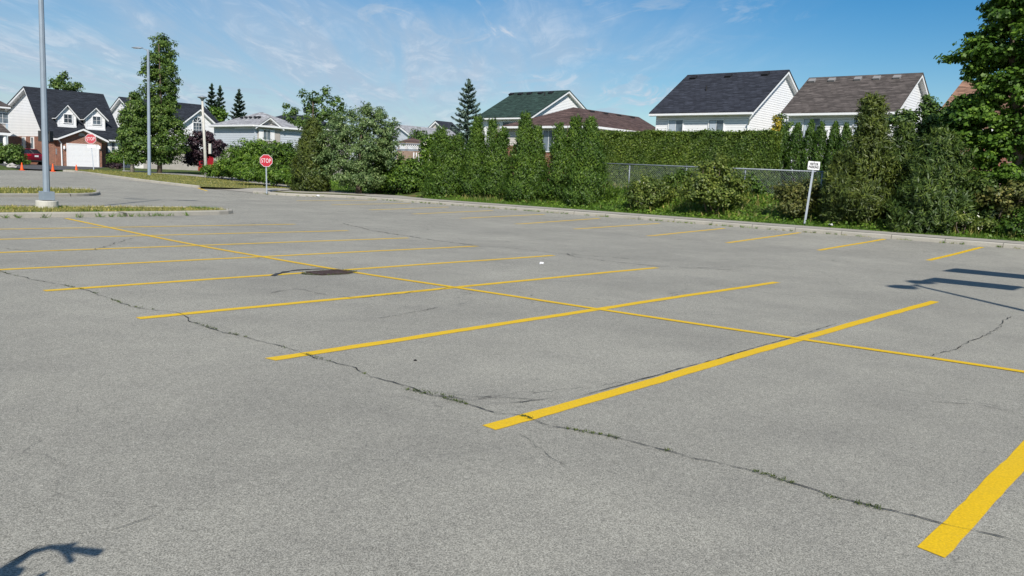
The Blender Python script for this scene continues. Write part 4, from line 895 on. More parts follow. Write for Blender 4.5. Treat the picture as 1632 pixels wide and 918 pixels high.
# A
X = 52.0; a0 = onX(1197, 181, X); a1 = onX(1046, 184, X); pk = onY(1257, 113, a0[1] - .3)
hA = GH('house', 'white sided house with charcoal roof standing directly behind the clipped hedge', (X, a0[1]), (0, 1), (1, 0), a1[1] - a0[1], 2 * (pk[0] - X), 0.9, a0[2] + .12, a0[2] + .12, pk[0] - X, pk[2] - .2, 'white_siding', 'charcoal_shingle')
hA.vents([1.1, 3.9, 6.7]); hA.pipe(4.6, 2.2)
for px0, px1, b_ in ((1067, 1089, 1), (1131, 1154, 1)):
    p, q = onX(px0, 192, X), onX(px1, 192, X); window(hA.r, (X, (p[1] + q[1]) / 2, p[2] - .62), EY, -EX, abs(p[1] - q[1]), 1.25, 2, 1, 1)
MB().tube([(X - .45, a0[1] - .35, a0[2] - .1), (X - .4, a0[1] - .15, a0[2] - .35), (X - .06, a0[1] + .12, a0[2] - .75), (X - .06, a0[1] + .12, 1.2)], .05, 8).build('downspout', 'white_trim', hA.r)
# B
b0 = onX(1425, 180, X); b1 = onX(1257, 184, X); pk = onY(1470, 118, b0[1] - .3)
hB = GH('house', 'white sided house with mottled brown grey roof and pale square roof vents', (X, b0[1]), (0, 1), (1, 0), b1[1] - b0[1], 2 * (pk[0] - X), 0.9, b0[2] + .10, b0[2] + .10, pk[0] - X, pk[2] - .2, 'white_siding', 'brown_grey_shingle')
hB.vents([1.0, 2.2, 3.35, 5.0, 6.3], 'vent_grey', .5, .22, .09); hB.pipe(2.4, 4.9)
for px0, px1, b_ in ((1282, 1308, -1), (1362, 1390, 1)):
    p, q = onX(px0, 190, X), onX(px1, 190, X); window(hB.r, (X, (p[1] + q[1]) / 2, p[2] - .62), EY, -EX, abs(p[1] - q[1]), 1.3, 2, 1, 1)
# C
Xc = 60.0; c0 = onX(846, 190, Xc); c1 = onX(769, 190, Xc); pk = onY(907, 145, c0[1] - .3)
hC = GH('house', 'white sided house with dark green roof right of the blue spruce', (Xc, c0[1]), (0, 1), (1, 0), c1[1] - c0[1] + .2, 2 * (pk[0] - Xc), 0.7, c0[2] + .15, c0[2] + .15, pk[0] - Xc, pk[2] - .2, 'white_siding', 'green_shingle')
hC.vents([1.5, 2.8, 4.2, 5.4, 6.6]); hC.pipe(1.8, 4.0)
for px0, px1, py in ((802, 812, 197), (812.5, 822, 197)):
    p, q = onX(px0, py, Xc), onX(px1, py, Xc); window(hC.r, (Xc, (p[1] + q[1]) / 2, p[2] - .62), EY, -EX, abs(p[1] - q[1]), 1.5, 1, 2)
def hip_house(name, label, x0, x1, y0, y1, z0, ze, ridge, zr, wall, roof, oh=.45):
    r = empty(name, ((x0 + x1) / 2, (y0 + y1) / 2, z0), label, 'house'); MB().box(x0, x1, y0, y1, z0, ze).build('wall', wall, r)
    E_ = [(x0 - oh, y0 - oh, ze), (x1 + oh, y0 - oh, ze), (x1 + oh, y1 + oh, ze), (x0 - oh, y1 + oh, ze)]; (ax, ay), (bx_, by) = ridge
    mb = MB(); t = .18; V_ = [(x, y, z + t) for x, y, z in E_] + [(ax, ay, zr), (bx_, by, zr)]
    if abs(ax - bx_) > abs(ay - by): F_ = [(0, 1, 5, 4), (1, 2, 5), (2, 3, 4, 5), (3, 0, 4)]
    else: F_ = [(0, 1, 4), (1, 2, 5, 4), (2, 3, 5), (3, 0, 4, 5)]
    mb.add(V_, F_ + [(3, 2, 1, 0)]); ro = mb.build('roof', roof, r)
    MB().box(x0 - oh + .03, x1 + oh - .03, y0 - oh + .03, y1 + oh - .03, ze + .002, ze + t - .003).build('fascia', 'white_trim', r)
    g = MB(); g.box(x0 - oh - .09, x0 - oh + .028, y0 - oh, y1 + oh, ze + .04, ze + t + .01); g.box(x0 - oh + .03, x1 + oh, y0 - oh - .09, y0 - oh + .028, ze + .04, ze + t + .01); g.build('gutter', 'white_trim', r)
    return r, ro
# D
Xd = 48.0; d0 = onX(943, 202, Xd); d1 = onX(802, 204, Xd); zd = d0[2] - .12; yr = (d0[1] + d1[1]) / 2; xa = Xd + (d1[1] - d0[1]) / 2 * .95
za = onX(914, 171, xa)[2] ; xe = onY(1045, 205, d0[1])[0]; yr = onX(914, 171, xa)[1]
hD, roD = hip_house('bungalow', 'beige bungalow with wide maroon brown hip roof before the green roofed house', Xd + .4, xe + 1.5, d0[1] + .4, d1[1], 0.8, zd, ((xa, yr), (onY(1018, 187, yr)[0], yr)), za, 'beige_siding', 'maroon_shingle')
for px in (941, 963, 984, 1006):
    q = onY(px, 180, yr - .5); MB().obox((q[0], yr - .55, za - .24), EX, EY, EZ, .25, .18, .10).build('roof_vent', 'vent_black', roD)
p, q = onX(867, 208, Xd + .4), onX(884, 208, Xd + .4); window(hD, (Xd + .4, (p[1] + q[1]) / 2, p[2] - .75), EY, -EX, abs(p[1] - q[1]), 1.5, 2)
p, q = onX(898, 208, Xd + .4), onX(930, 208, Xd + .4); window(hD, (Xd + .4, (p[1] + q[1]) / 2, p[2] - .6), EY, -EX, abs(p[1] - q[1]), 1.2, 2)
p = onX(864, 215, Xd + .4); MB().lathe((Xd + .22, p[1], p[2] - .1), [(.03, 0), (.12, .05), (.13, .2), (.05, .28)], 10).build('wall_lamp', 'white_trim', hD)
MB().box(Xd + .37, xe + 1, d0[1] + .37, d1[1] + .03, .75, onX(855, 232, Xd)[2]).build('brick_base', 'red_brick', hD)
# E pale grey house
cn = depth(406, 268, 80); xE, yE = cn[0], cn[1]; zE = onX(406, 201.5, xE)[2]; yE1 = onX(341, 203, xE)[1]; xE1 = onY(466, 205, yE)[0] + .2
xm, ym = (xE + xE1) / 2 + .6, (yE + yE1) / 2 - .4
hE, roE = hip_house('house', 'pale blue grey house with light grey hip roof and a shuttered gable window', xE, xE1 + 1.2, yE, yE1, 0.4, zE - .05, ((xm, ym - .2), (xm, ym + .3)), onX(415, 179, xm)[2], 'pale_blue_siding', 'pale_grey_shingle', .4)
zs = onX(380, 235, xE)[2]; MB().box(xE - .03, xE1 + 1.23, yE - .03, yE1 + .03, .35, zs).build('stucco_base', 'stucco', hE)
pa, pb, pp = onY(410, 203, yE), onY(446, 205, yE), onY(427, 188, yE)
m = MB(); m.prism([(pa[0], yE - .06, zs), (pb[0], yE - .06, zs), (pb[0], yE - .06, zE), (pp[0], yE - .06, pp[2] - .06), (pa[0], yE - .06, zE)], (0, .05, 0)); m.build('stucco_panel', 'stucco', hE)
def crossgable(par, xc, hw, yf, yb, ze, zp, roofm, og=.3, oh=.3, t=.16, wall=None, z0=None):
    """small gable with its ridge along Y, facing -Y"""
    s_ = (zp - ze) / hw
    for nm, a, b_, mt, e in (('gable_roof', t, t + .08, roofm, .03), ('gable_trim', .004, t - .002, 'white_trim', 0)):
        mb = MB(); A = [(xc - hw - oh - e, ze - (oh + e) * s_), (xc, zp), (xc + hw + oh + e, ze - (oh + e) * s_)]; V_ = []
        for y in (yf - og - e, yb):
            for dz in (a, b_):
                for x, z in A: V_.append((x, y, z + dz))
        F_ = []
        for k in (0, 1): F_ += [(k, k + 1, k + 7, k + 6), (k + 3, k + 4, k + 10, k + 9)]
        F_ += [(0, 1, 4, 3), (1, 2, 5, 4), (6, 7, 10, 9), (7, 8, 11, 10), (0, 3, 9, 6), (2, 5, 11, 8)]
        mb.add(V_, F_).build(nm, mt, par)
    if wall:
        MB().prism([(xc - hw, yf, z0), (xc + hw, yf, z0), (xc + hw, yf, ze), (xc, yf, zp), (xc - hw, yf, ze)], (0, yb - yf, 0)).build('gable_wall', wall, par)
crossgable(hE, pp[0], (pb[0] - pa[0]) / 2, yE - .08, ym, zE - .02, pp[2] - .1, 'pale_grey_shingle', .35)
wl, wr = onY(419.5, 215, yE - .06), onY(430.5, 215, yE - .06); zt_, zb_ = onY(425, 207.5, yE)[2], onY(425, 223, yE)[2]
window(hE, ((wl[0] + wr[0]) / 2, yE - .06, (zt_ + zb_) / 2), EX, -EY, wr[0] - wl[0], zt_ - zb_, 2)
for s_ in (-1, 1): MB().obox(((wl[0] + wr[0]) / 2 + s_ * ((wr[0] - wl[0]) / 2 + .28), yE - .09, (zt_ + zb_) / 2), EX, EZ, EY, .19, (zt_ - zb_) / 2 + .05, .02).build('shutter', 'white_trim', hE)
for px, py in ((385, 182), (392, 181.5), (399, 181), (407, 181.5), (413, 188), (371, 194)):
    q = depth(px, py + 2.5, fd((xm - 1.6, ym, 5))); 
    xx = xm - 1.7; q = onX(px, py + 1, xx); sl2 = (onX(415, 179, xm)[2] - zE) / (xm - xE + .4); MB().obox((xx, q[1], zE + .15 + sl2 * (xx - xE + .4) + .08), EX, EY, EZ, .12, .13, .08).build('roof_vent', 'vent_black', roE)
# One: brick garage house
YF = 86.0; l0 = onY(73, 217, YF); XL = l0[0]; XR = onY(187, 224, YF)[0]; pk = onX(45, 139, XL); bk = onX(12, 180, XL); z0 = Tz((XL, YF)) - .1; zf = onY(85, 217, YF)[2] + .2
h1 = GH('house', 'black roofed house with two dormers above a brick garage, white siding on its side', (XL, YF), (1, 0), (0, 1), XR - XL, bk[1] - YF, z0, zf, bk[2] + .1, pk[1] - YF, pk[2] - .25, 'white_siding', 'black_shingle', .4, .4, .22)
zbr = onX(40, 217, XL)[2]; MB().box(XL - .03, XR + .02, YF - .03, bk[1] + .02, z0 - .1, zbr).build('brick_wall', 'red_brick', h1.r)
for px0, px1 in ((36.2, 41.2), (50, 54.5)):
    p, q = onX(px0, 228, XL - .03), onX(px1, 228, XL - .03); zt_, zb_ = onX(px0, 219.5, XL)[2], onX(px0, 236.5, XL)[2]
    window(h1.r, (XL - .03, (p[1] + q[1]) / 2, (zt_ + zb_) / 2), EY, -EX, abs(p[1] - q[1]) * .8, zt_ - zb_, 1, 1, fw=.09)
# garage bay
YG = YF - 1.3; gl, gr = onY(98, 230, YG), onY(162, 230, YG); gp_ = onY(131, 203, YG); ge = onY(98, 218, YG)[2]
crossgable(h1.r, (gl[0] + gr[0]) / 2, (gr[0] - gl[0]) / 2, YG, YF + 3.2, ge - .1, gp_[2] - .3, 'black_shingle', .45, .5, .2, 'red_brick', z0 - .1)
dl, dr = onY(108, 240, YG - .02), onY(155.5, 240, YG - .02); zt_ = onY(130, 231, YG)[2]; zb_ = Tz((dl[0], YG)) - .02
gd = MB().box(dl[0], dr[0], YG - .05, YG - .015, zb_, zt_).build('garage_door', 'white_trim', h1.r)
m = MB(); nr = 4
for i in range(nr):
    for j in range(4):
        zc = zb_ + (zt_ - zb_) * (i + .5) / nr; xc = dl[0] + (dr[0] - dl[0]) * (j + .5) / 4; m.box(xc - (dr[0] - dl[0]) * .11, xc + (dr[0] - dl[0]) * .11, YG - .055, YG - .0505, zc - (zt_ - zb_) * .085, zc + (zt_ - zb_) * .085)
m.build('door_panels', 'white_trim', gd)
m = MB(); m.box(dl[0] - .12, dl[0] - .002, YG - .07, YG - .003, zb_, zt_ + .1).box(dr[0] + .002, dr[0] + .12, YG - .07, YG - .003, zb_, zt_ + .1).box(dl[0] - .001, dr[0] + .001, YG - .07, YG - .003, zt_ + .002, zt_ + .1); m.build('door_frame', 'white_trim', h1.r)
cxg = (gl[0] + gr[0]) / 2; zc = onY(131, 217, YG)[2]; MB().prism([(cxg + math.cos(t) * .32, YG - .04, zc + math.sin(t) * .32) for t in np.linspace(0, math.pi, 10)], (0, .035, 0)).build('gable_vent', 'stucco', h1.r)
for px in (102.5, 159): q = onY(px, 235, YG - .12); MB().lathe((q[0], YG - .12, q[2] - .2), [(.03, 0), (.09, .06), (.10, .25), (.02, .36)], 8).build('wall_lamp', 'white_trim', h1.r)
MB().tube([(gl[0] - .35, YG - .3, ge - .3), (gl[0] - .05, YG - .08, ge - .6), (gl[0] - .02, YG - .08, z0 + .1), (gl[0] + .0, YG - .35, z0 + .05)], .06, 8).build('downspout', 'white_trim', h1.r)
q = onY(92.5, 242, YF - .1); MB().box(q[0] - .2, q[0] + .15, YF - .2, YF - .035, q[2] - .25, q[2] + .3).build('meter_box', 'galvanised', h1.r, bevel=.02)
MB().box(onY(164, 1, YF)[0], onY(173, 1, YF)[0], YF - .05, YF - .032, z0, z0 + 2.3).build('front_door', 'dark_metal', h1.r)
p, q = onY(177, 235, YF), onY(182.5, 235, YF); zt_, zb_ = onY(180, 227, YF)[2], onY(180, 242, YF)[2]
window(h1.r, ((p[0] + q[0]) / 2, YF - .03, (zt_ + zb_) / 2), EX, -EY, q[0] - p[0], zt_ - zb_, 1, 2)
for s_ in (-1, 1): MB().obox(((p[0] + q[0]) / 2 + s_ * ((q[0] - p[0]) / 2 + .22), YF - .06, (zt_ + zb_) / 2), EX, EZ, EY, .12, (zt_ - zb_) / 2 + .06, .02).build('shutter', 'white_trim', h1.r)
# dormers
for (pl, pr, ppx, ppy, pbase, peave, wx0, wx1, wy0, wy1) in ((92.5, 121, 109, 166, 202, 184, 101.5, 114.5, 182, 196), (137, 167, 154.5, 170.5, 206.5, 187, 147.5, 160, 185.5, 198.5)):
    ys = np.linspace(YF, pk[1], 300); yd = min(ys, key=lambda y: abs(onY((pl + pr) / 2, pbase, y)[2] - h1.roofz(y - YF)))
    a, b_, c = onY(pl, pbase, yd), onY(pr, pbase, yd), onY(ppx, ppy, yd); hw = (b_[0] - a[0]) / 2; xc = (a[0] + b_[0]) / 2; ze = onY(pl, peave, yd)[2]; zp = c[2] - .2
    dmr = MB().prism([(xc - hw, yd, a[2] - .3), (xc + hw, yd, a[2] - .3), (xc + hw, yd, ze), (xc, yd, zp), (xc - hw, yd, ze)], (0, 3.2, 0)).build('dormer', 'white_siding', h1.r)
    s_ = (zp - ze) / hw
    for nm, u0, u1, mt, e, og in (('dormer_roof', .14, .22, 'black_shingle', .03, .28), ('dormer_trim', .004, .138, 'white_trim', 0, .25)):
        mb = MB(); A = [(xc - hw - .28 - e, ze - (.28 + e) * s_), (xc, zp), (xc + hw + .28 + e, ze - (.28 + e) * s_)]; V_ = []
        for y in (yd - og, yd + 3.4):
            for dz in (u0, u1):
                for x, z in A: V_.append((x, y, z + dz))
        F_ = []
        for k in (0, 1): F_ += [(k, k + 1, k + 7, k + 6), (k + 3, k + 4, k + 10, k + 9)]
        mb.add(V_, F_ + [(0, 1, 4, 3), (1, 2, 5, 4), (6, 7, 10, 9), (7, 8, 11, 10), (0, 3, 9, 6), (2, 5, 11, 8)]).build(nm, mt, dmr)
    m = MB(); m.box(xc - hw - .04, xc + hw + .04, yd - .05, yd - .003, a[2] - .05, a[2] + .18).box(xc - hw - .03, xc - hw + .10, yd - .03, yd - .003, a[2] + .185, ze).box(xc + hw - .10, xc + hw + .03, yd - .03, yd - .003, a[2] + .185, ze); m.build('corner_board', 'white_trim', dmr)
    p, q = onY(wx0, wy0, yd), onY(wx1, wy1, yd); window(dmr, ((p[0] + q[0]) / 2, yd - .002, (p[2] + q[2]) / 2), EX, -EY, (q[0] - p[0]), (p[2] - q[2]), 2, 2, fw=.07)
# FG
YF2 = 90.0; XL2 = onY(221, 190, YF2)[0]; XR2 = onY(345, 200, YF2)[0]; pk = onX(195, 155, XL2); zf = onY(221, 188, YF2)[2]
h2 = GH('house', 'white gabled house with arched window and red garage door behind the tall street tree', (XL2, YF2), (1, 0), (0, 1), XR2 - XL2, 2 * (pk[1] - YF2), .4, zf, zf, pk[1] - YF2, pk[2] - .25, 'white_siding', 'black_shingle', .35, .35, .2)
pa, pb, pp = onY(292, 192, YF2 - 1), onY(341, 195, YF2 - 1), onY(315, 173, YF2 - 1)
crossgable(h2.r, (pa[0] + pb[0]) / 2, (pb[0] - pa[0]) / 2, YF2 - 1, pk[1] - .5, pa[2] - .25, pp[2] - .25, 'black_shingle', .4, .35, .22, 'white_siding', .4)
q = onY(313, 205, YF2 - 1); wa, wb = onY(306.5, 1, YF2 - 1)[0], onY(320, 1, YF2 - 1)[0]; zt_, zb_ = onY(313, 196, YF2 - 1)[2], onY(313, 212, YF2 - 1)[2]
window(h2.r, ((wa + wb) / 2, YF2 - 1, (zt_ + zb_) / 2), EX, -EY, wb - wa, zt_ - zb_, 3, 3)
cx2 = (wa + wb) / 2; rr = (wb - wa) / 2; ar = [(cx2 + math.cos(t) * rr, YF2 - 1.04, zt_ + .12 + math.sin(t) * rr) for t in np.linspace(0, math.pi, 14)]
aw = MB().prism(ar, (0, .035, 0)).build('arched_window', 'window_glass', h2.r); m = MB(); m.tube([(cx2 + (x - cx2) * 1.12, YF2 - 1.05, zt_ + .12 + (z - zt_ - .12) * 1.12) for x, y, z in ar], .09, 6)
for t in (.25, .5, .75): m.tube([(cx2, YF2 - 1.05, zt_ + .12), (cx2 + math.cos(t * math.pi) * rr, YF2 - 1.05, zt_ + .12 + math.sin(t * math.pi) * rr)], .025, 4)
m.build('window_frame', 'white_trim', aw)
MB().box(XL2 - .02, XR2 + .03, YF2 - 1.06, YF2 - 1.002, .3, onY(330, 240, YF2 - 1)[2]).build('stucco_base', 'stucco', h2.r)
p, q = onY(316, 248, YF2 - 1.1), onY(347, 264, YF2 - 1.1); rd_ = MB().box(p[0], q[0], YF2 - 1.13, YF2 - 1.065, .5, onY(330, 245, YF2 - 1.1)[2]).build('garage_door', 'red_door', h2.r)
# J at the left edge
YJ = 87.0; xj = onY(9, 200, YJ)[0]; hJ = GH('house', 'brown roofed house cut by the left edge, with a porch on a round white column', (xj - 8, YJ), (1, 0), (0, 1), 8, 9, .4, onY(5, 174, YJ)[2] + .1, onY(5, 174, YJ)[2] + .1, 4.5, onY(5, 160, YJ + 4.5)[2], 'beige_siding', 'brown_grey_shingle', .4, .3)
hJ.porch = MB().prism([(xj - 7.5, YJ, onY(5, 196, YJ)[2]), (xj - 7.5, YJ - 2.6, onY(5, 212, YJ - 2.6)[2] + .1), (xj - 7.5, YJ - 2.6, onY(5, 212, YJ - 2.6)[2] - .02), (xj - 7.5, YJ, onY(5, 198, YJ)[2] - .4)], (onY(17, 212, YJ - 2.6)[0] - xj + 7.5, 0, 0)).build('porch_roof', 'brown_grey_shingle', hJ.r)
MB().box(xj - 7.5, onY(17, 212, YJ - 2.6)[0], YJ - 2.66, YJ - 2.605, onY(5, 215.5, YJ - 2.6)[2], onY(5, 211.5, YJ - 2.6)[2]).build('gutter', 'white_trim', hJ.r)
q = onY(8, 225, YJ - 2.4); MB().tube([(q[0], YJ - 2.4, .3), (q[0], YJ - 2.4, onY(8, 215.6, YJ - 2.4)[2])], .16, 12).build('porch_column', 'white_trim', hJ.r)
window(hJ.r, (onY(4, 188, YJ)[0], YJ, onY(4, 188, YJ)[2]), EX, -EY, .9, .9, 2, 2)
# far roofs
q = depth(637, 203, 125); hK = GH('house', 'far house with pale grey roof and white rake above the gazebo', (q[0], q[1] - 5), (1, 0), (0, 1), 10, 10, .5, onX(682, 231, q[0])[2], onX(682, 231, q[0])[2], 5, q[2], 'pale_blue_siding', 'pale_grey_shingle', .3, .3, .3)
q = depth(696, 193, 140); hL = GH('house', 'farthest house, only a small beige gable showing left of the blue spruce', (q[0], q[1] - 3.2), (1, 0), (0, 1), 3.2, 6.4, .5, q[2] - 2.4, q[2] - 2.4, 3.2, q[2] - .3, 'beige_siding', 'charcoal_shingle', .35, .3, .3)
q = depth(462, 182, 115); hip_house('house', 'dark grey hip roofed house glimpsed between the pale grey roof and the open crowned tree', q[0] - 4, q[0] + 7, q[1] - 4, q[1] + 5, .5, depth(462, 204, 112)[2], ((q[0] - .5, q[1]), (q[0] + 3, q[1])), q[2], 'beige_siding', 'charcoal_shingle')
Xb = 47.0; g0, g1 = onX(1800, 200, Xb), onX(1490, 207, Xb); pk = onY(1536, 131, g1[1] + .3)
hM = GH('house', 'red brick house with tan roof mostly hidden by the maple', (Xb, g0[1]), (0, 1), (1, 0), g1[1] - g0[1], 2 * (pk[0] - Xb), .8, g1[2], g1[2], pk[0] - Xb, pk[2] - .2, 'red_brick', 'tan_shingle')
# gazebo and garden fence
q = dplace(656, 57); zg = dz_(650, 219, 57); ze = dz_(660, 228.5, 57); gz = empty('gazebo', (q[0], q[1], Tz(q)), 'small gazebo with maroon pointed roof behind the lattice fence', 'gazebo')
rg = dw(27, 57); th = [math.pi / 8 + k * math.pi / 4 for k in range(8)]; base_ = [(q[0] + math.cos(t) * rg, q[1] + math.sin(t) * rg, ze) for t in th]
MB().add(base_ + [(q[0], q[1], zg)], [(i, (i + 1) % 8, 8) for i in range(8)] + [tuple(range(8))[::-1]]).build('roof', 'maroon_shingle', gz)
MB().prism([(x, y, ze - .16) for x, y, z in base_], (0, 0, .155)).build('eave_board', 'wood', gz)
for t in th: MB().tube([(q[0] + math.cos(t) * rg * .85, q[1] + math.sin(t) * rg * .85, Tz(q)), (q[0] + math.cos(t) * rg * .85, q[1] + math.sin(t) * rg * .85, ze - .16)], .06, 6).build('post', 'wood', gz)
fa, fb = np.array(dplace(632, 53)), np.array(dplace(700, 52)); zt_ = dz_(665, 231, 53); zm = dz_(665, 238.5, 53); zlow = dz_(665, 258, 53); L = np.linalg.norm(fb - fa); du = np.append((fb - fa) / L, 0); nn = np.array((-du[1], du[0], 0.))
gf = empty('garden_fence', (fa[0], fa[1], Tz(fa)), 'brown board fence with white lattice top in front of the gazebo', 'fence'); A0 = np.append(fa, 0)
MB().obox(A0 + du * L / 2 + EZ * (zm - .12 + Tz(fa)) / 2, du, EZ, nn, L / 2, (zm - .12 - Tz(fa)) / 2, .02).build('board_panel', 'wood', gf)
m = MB(); k = 0.0
while k < L - .3: m.obox(A0 + du * (k + .14) + EZ * (zt_ + zm) / 2, unit(du + EZ * 1.0), unit(EZ - du), nn, .19, .018, .008).obox(A0 + du * (k + .14) + EZ * (zt_ + zm) / 2 + nn * .02, unit(du - EZ * 1.0), unit(EZ + du), nn, .19, .018, .008); k += .14
m.build('lattice', 'white_trim', gf)
MB().obox(A0 + du * L / 2 + EZ * (zm - .06), du, EZ, nn, L / 2, .045, .04).obox(A0 + du * L / 2 + EZ * (zt_ + .03), du, EZ, nn, L / 2, .035, .04).build('rail', 'galvanised', gf)
for k in (1.2, 1.38, 1.56, 1.76): MB().obox(A0 + du * k - nn * .04 * 1 + EZ * ((zm - .2) + zlow) / 2, du, EZ, nn, .035, (zm - .2 - zlow) / 2, .012).build('picket', 'white_trim', gf)

# ------------------------------------------------------------------ chain link fence
Xf = 33.0; ya, yb = onX(1326, 275, Xf)[1], 26.0; rail = lambda y: 2.30 + .10 * (y - ya) / 11
cf = empty('chain_link_fence', (Xf, ya, Tz((Xf, ya))), 'galvanised chain link fence on the bank in front of the clipped hedge', 'fence')
ys = [onX(px, 265, Xf)[1] for px in (1311, 1188, 1094, 1003)]; ys.append(ys[-1] + 3.0)
MB().tube([(Xf, ya, rail(ya)), (Xf, yb, rail(yb))], .027, 8).build('top_rail', 'galvanised', cf, smooth=True)
for y in ys: MB().tube([(Xf + .035, y, Tz((Xf, y)) - .1), (Xf + .035, y, rail(y) + .03)], .03, 8).build('post', 'galvanised', cf, smooth=True)
m = MB(); y = ya - 1.4
while y < yb:
    for sg in (1, -1):
        A = []; 
        y0_, y1_ = y, y + 1.4; z0_, z1_ = (.95, 2.33) if sg == 1 else (2.33, .95)
        t0 = max(0, (ya - y0_) / 1.4); t1 = min(1, (yb - y0_) / 1.4)
        if t1 > t0:
            p0_ = np.array((Xf - .03, y0_ + 1.4 * t0, z0_ + (z1_ - z0_) * t0)); p1_ = np.array((Xf - .03, y0_ + 1.4 * t1, z0_ + (z1_ - z0_) * t1)); u_ = np.array((0, -(z1_ - z0_), 1.4)); u_ = u_ / np.linalg.norm(u_) * .0026
            m.quad(p0_ - u_, p1_ - u_, p1_ + u_, p0_ + u_)
    y += .105
m.build('wire_mesh', 'dark_wire', cf, recalc=False)

# ------------------------------------------------------------------ poles and signs
def disc(mb, c, rt, up, n, r0, r1=None, seg=24, th_=.003, ang=0):
    c = np.array(c, float)
    if r1 is None: mb.prism([c + (rt * math.cos(ang + t) + up * math.sin(ang + t)) * r0 for t in np.linspace(0, 2 * math.pi, seg, endpoint=False)], n * th_)
    else:
        V_ = []
        for k in range(seg):
            t = 2 * math.pi * k / seg + ang
            for r_ in (r0, r1): V_.append(c + (rt * math.cos(t) + up * math.sin(t)) * r_ + n * th_)
        mb.add(V_, [(2 * k, 2 * k + 1, (2 * k + 3) % (2 * seg), (2 * k + 2) % (2 * seg)) for k in range(seg)])
def text(par, s_, c, rt, up, n, w_, h_, material, name='lettering', bold=.008):
    cu = bpy.data.curves.new('text', 'FONT'); cu.body = s_; cu.align_x = 'CENTER'; cu.align_y = 'CENTER'; cu.size = 1; cu.offset = bold; cu.extrude = 0.0; cu.space_character = 1.12
    to = bpy.data.objects.new('text', cu); COL.objects.link(to); bpy.context.view_layer.update()
    me = bpy.data.meshes.new_from_object(to.evaluated_get(bpy.context.evaluated_depsgraph_get())); bpy.data.objects.remove(to); bpy.data.curves.remove(cu)
    co = np.array([v.co[:] for v in me.vertices]); lo, hi = co.min(0), co.max(0); mid = (lo + hi) / 2
    for v in me.vertices:
        q = np.array(c) + rt * (v.co.x - mid[0]) / (hi[0] - lo[0]) * w_ + up * (v.co.y - mid[1]) / (hi[1] - lo[1]) * h_ + n * .006; v.co = Vector(q.tolist())
    me.materials.clear(); me.name = name; return link_mesh(name, me, material, par)
def facing(p, turn=0.0):
    n = np.array((-p[0], -p[1], 0.)); n = unit(n); a = math.radians(turn); n = np.array((n[0] * math.cos(a) - n[1] * math.sin(a), n[0] * math.sin(a) + n[1] * math.cos(a), 0)); return n
def sign_frame(px_b, py_b, px_t, py_t, dz):
    b = PG(px_b, py_b, dz); b = np.array([b[0], b[1], Tz(b, dz)]); t = depth(px_t, py_t, fd(b)); return b, t
# stop signs
def stop_sign(pb, pc, wpx, label, turn, dz, tab=False):
    b, c = sign_frame(*pb, *pc, dz); d = fd(b); r_ = dw(wpx, d) / 2 / math.cos(math.pi / 8); ax = unit(c - b); n = facing(b, turn); n = unit(n - ax * np.dot(n, ax)); rt = np.cross(ax, n); rt = unit(rt)
    o = empty('stop_sign', b, label, 'sign', 'stop signs'); off = n * .035
    m = MB(); m.obox((b - EZ * .1 + c + ax * r_ * .8) / 2, ax, rt, n, np.linalg.norm(c + ax * r_ * .8 - b + EZ * .1) / 2, .032, .012); m.build('post', 'galvanised', o)
    m = MB(); disc(m, c + off, rt, ax, n, r_, seg=8, th_=.004, ang=math.pi / 8); pl = m.build('sign_plate', 'sign_red', o)
    m = MB(); disc(m, c + off, rt, ax, n, r_ * .93, r_ * .985, seg=8, th_=.008, ang=math.pi / 8); m.build('border', 'sign_white', pl, recalc=False)
    text(pl, 'STOP', c + off + n * .003, rt, ax, n, r_ * 1.40, r_ * .64, 'sign_white', bold=.0)
    if tab: MB().obox(c + off - ax * (r_ + .18), rt, ax, n, .30, .13, .004).build('tab_plate', 'sign_white', o)
stop_sign((425, 305.6), (424, 256.2), 19.4, 'upright stop sign on the corner patch before the green shrubs', 6, .15)
stop_sign((149.5, 270.8), (144.5, 221.3), 15.6, 'leaning stop sign in front of the white garage door', -4, .12, True)
# no parking sign
b, c = sign_frame(197.5, 272.5, 197, 235.5, .12); d = fd(b); n = facing(b); rt = np.cross(EZ, n); o = empty('no_parking_sign', b, 'small white no parking sign with red ring left of the lamp post', 'sign')
MB().obox((b + c) / 2, EZ, rt, n, (c[2] - b[2]) / 2 + .2, .03, .012).build('post', 'galvanised', o)
W2, H2 = dw(8.2, d) / 2, dw(13, d) / 2; pl = MB().obox(c + n * .03, rt, EZ, n, W2, H2, .004).build('sign_plate', 'sign_white', o)
m = MB(); disc(m, c + n * .034 + EZ * H2 * .42, rt, EZ, n, W2 * .42, W2 * .62, th_=.003); m.obox(c + n * .040 + EZ * H2 * .42, unit(rt - EZ), unit(rt + EZ), n, W2 * .5, W2 * .08, .001); m.build('red_ring', 'sign_red', pl, recalc=False)
text(pl, 'P', c + n * .032 + EZ * H2 * .42, rt, EZ, n, W2 * .32, W2 * .55, 'sign_black')
MB().obox(c + n * .036 - EZ * H2 * .45, rt, EZ, n, W2 * .6, H2 * .05, .002).obox(c + n * .036 - EZ * H2 * .68, rt, EZ, n, W2 * .5, H2 * .05, .002).build('arrow_band', 'dark_metal', pl)
MB().obox(c - EZ * (H2 + .12) + n * .03, rt, EZ, n, W2 * .62, .08, .004).build('tab_plate', 'galvanised', o)
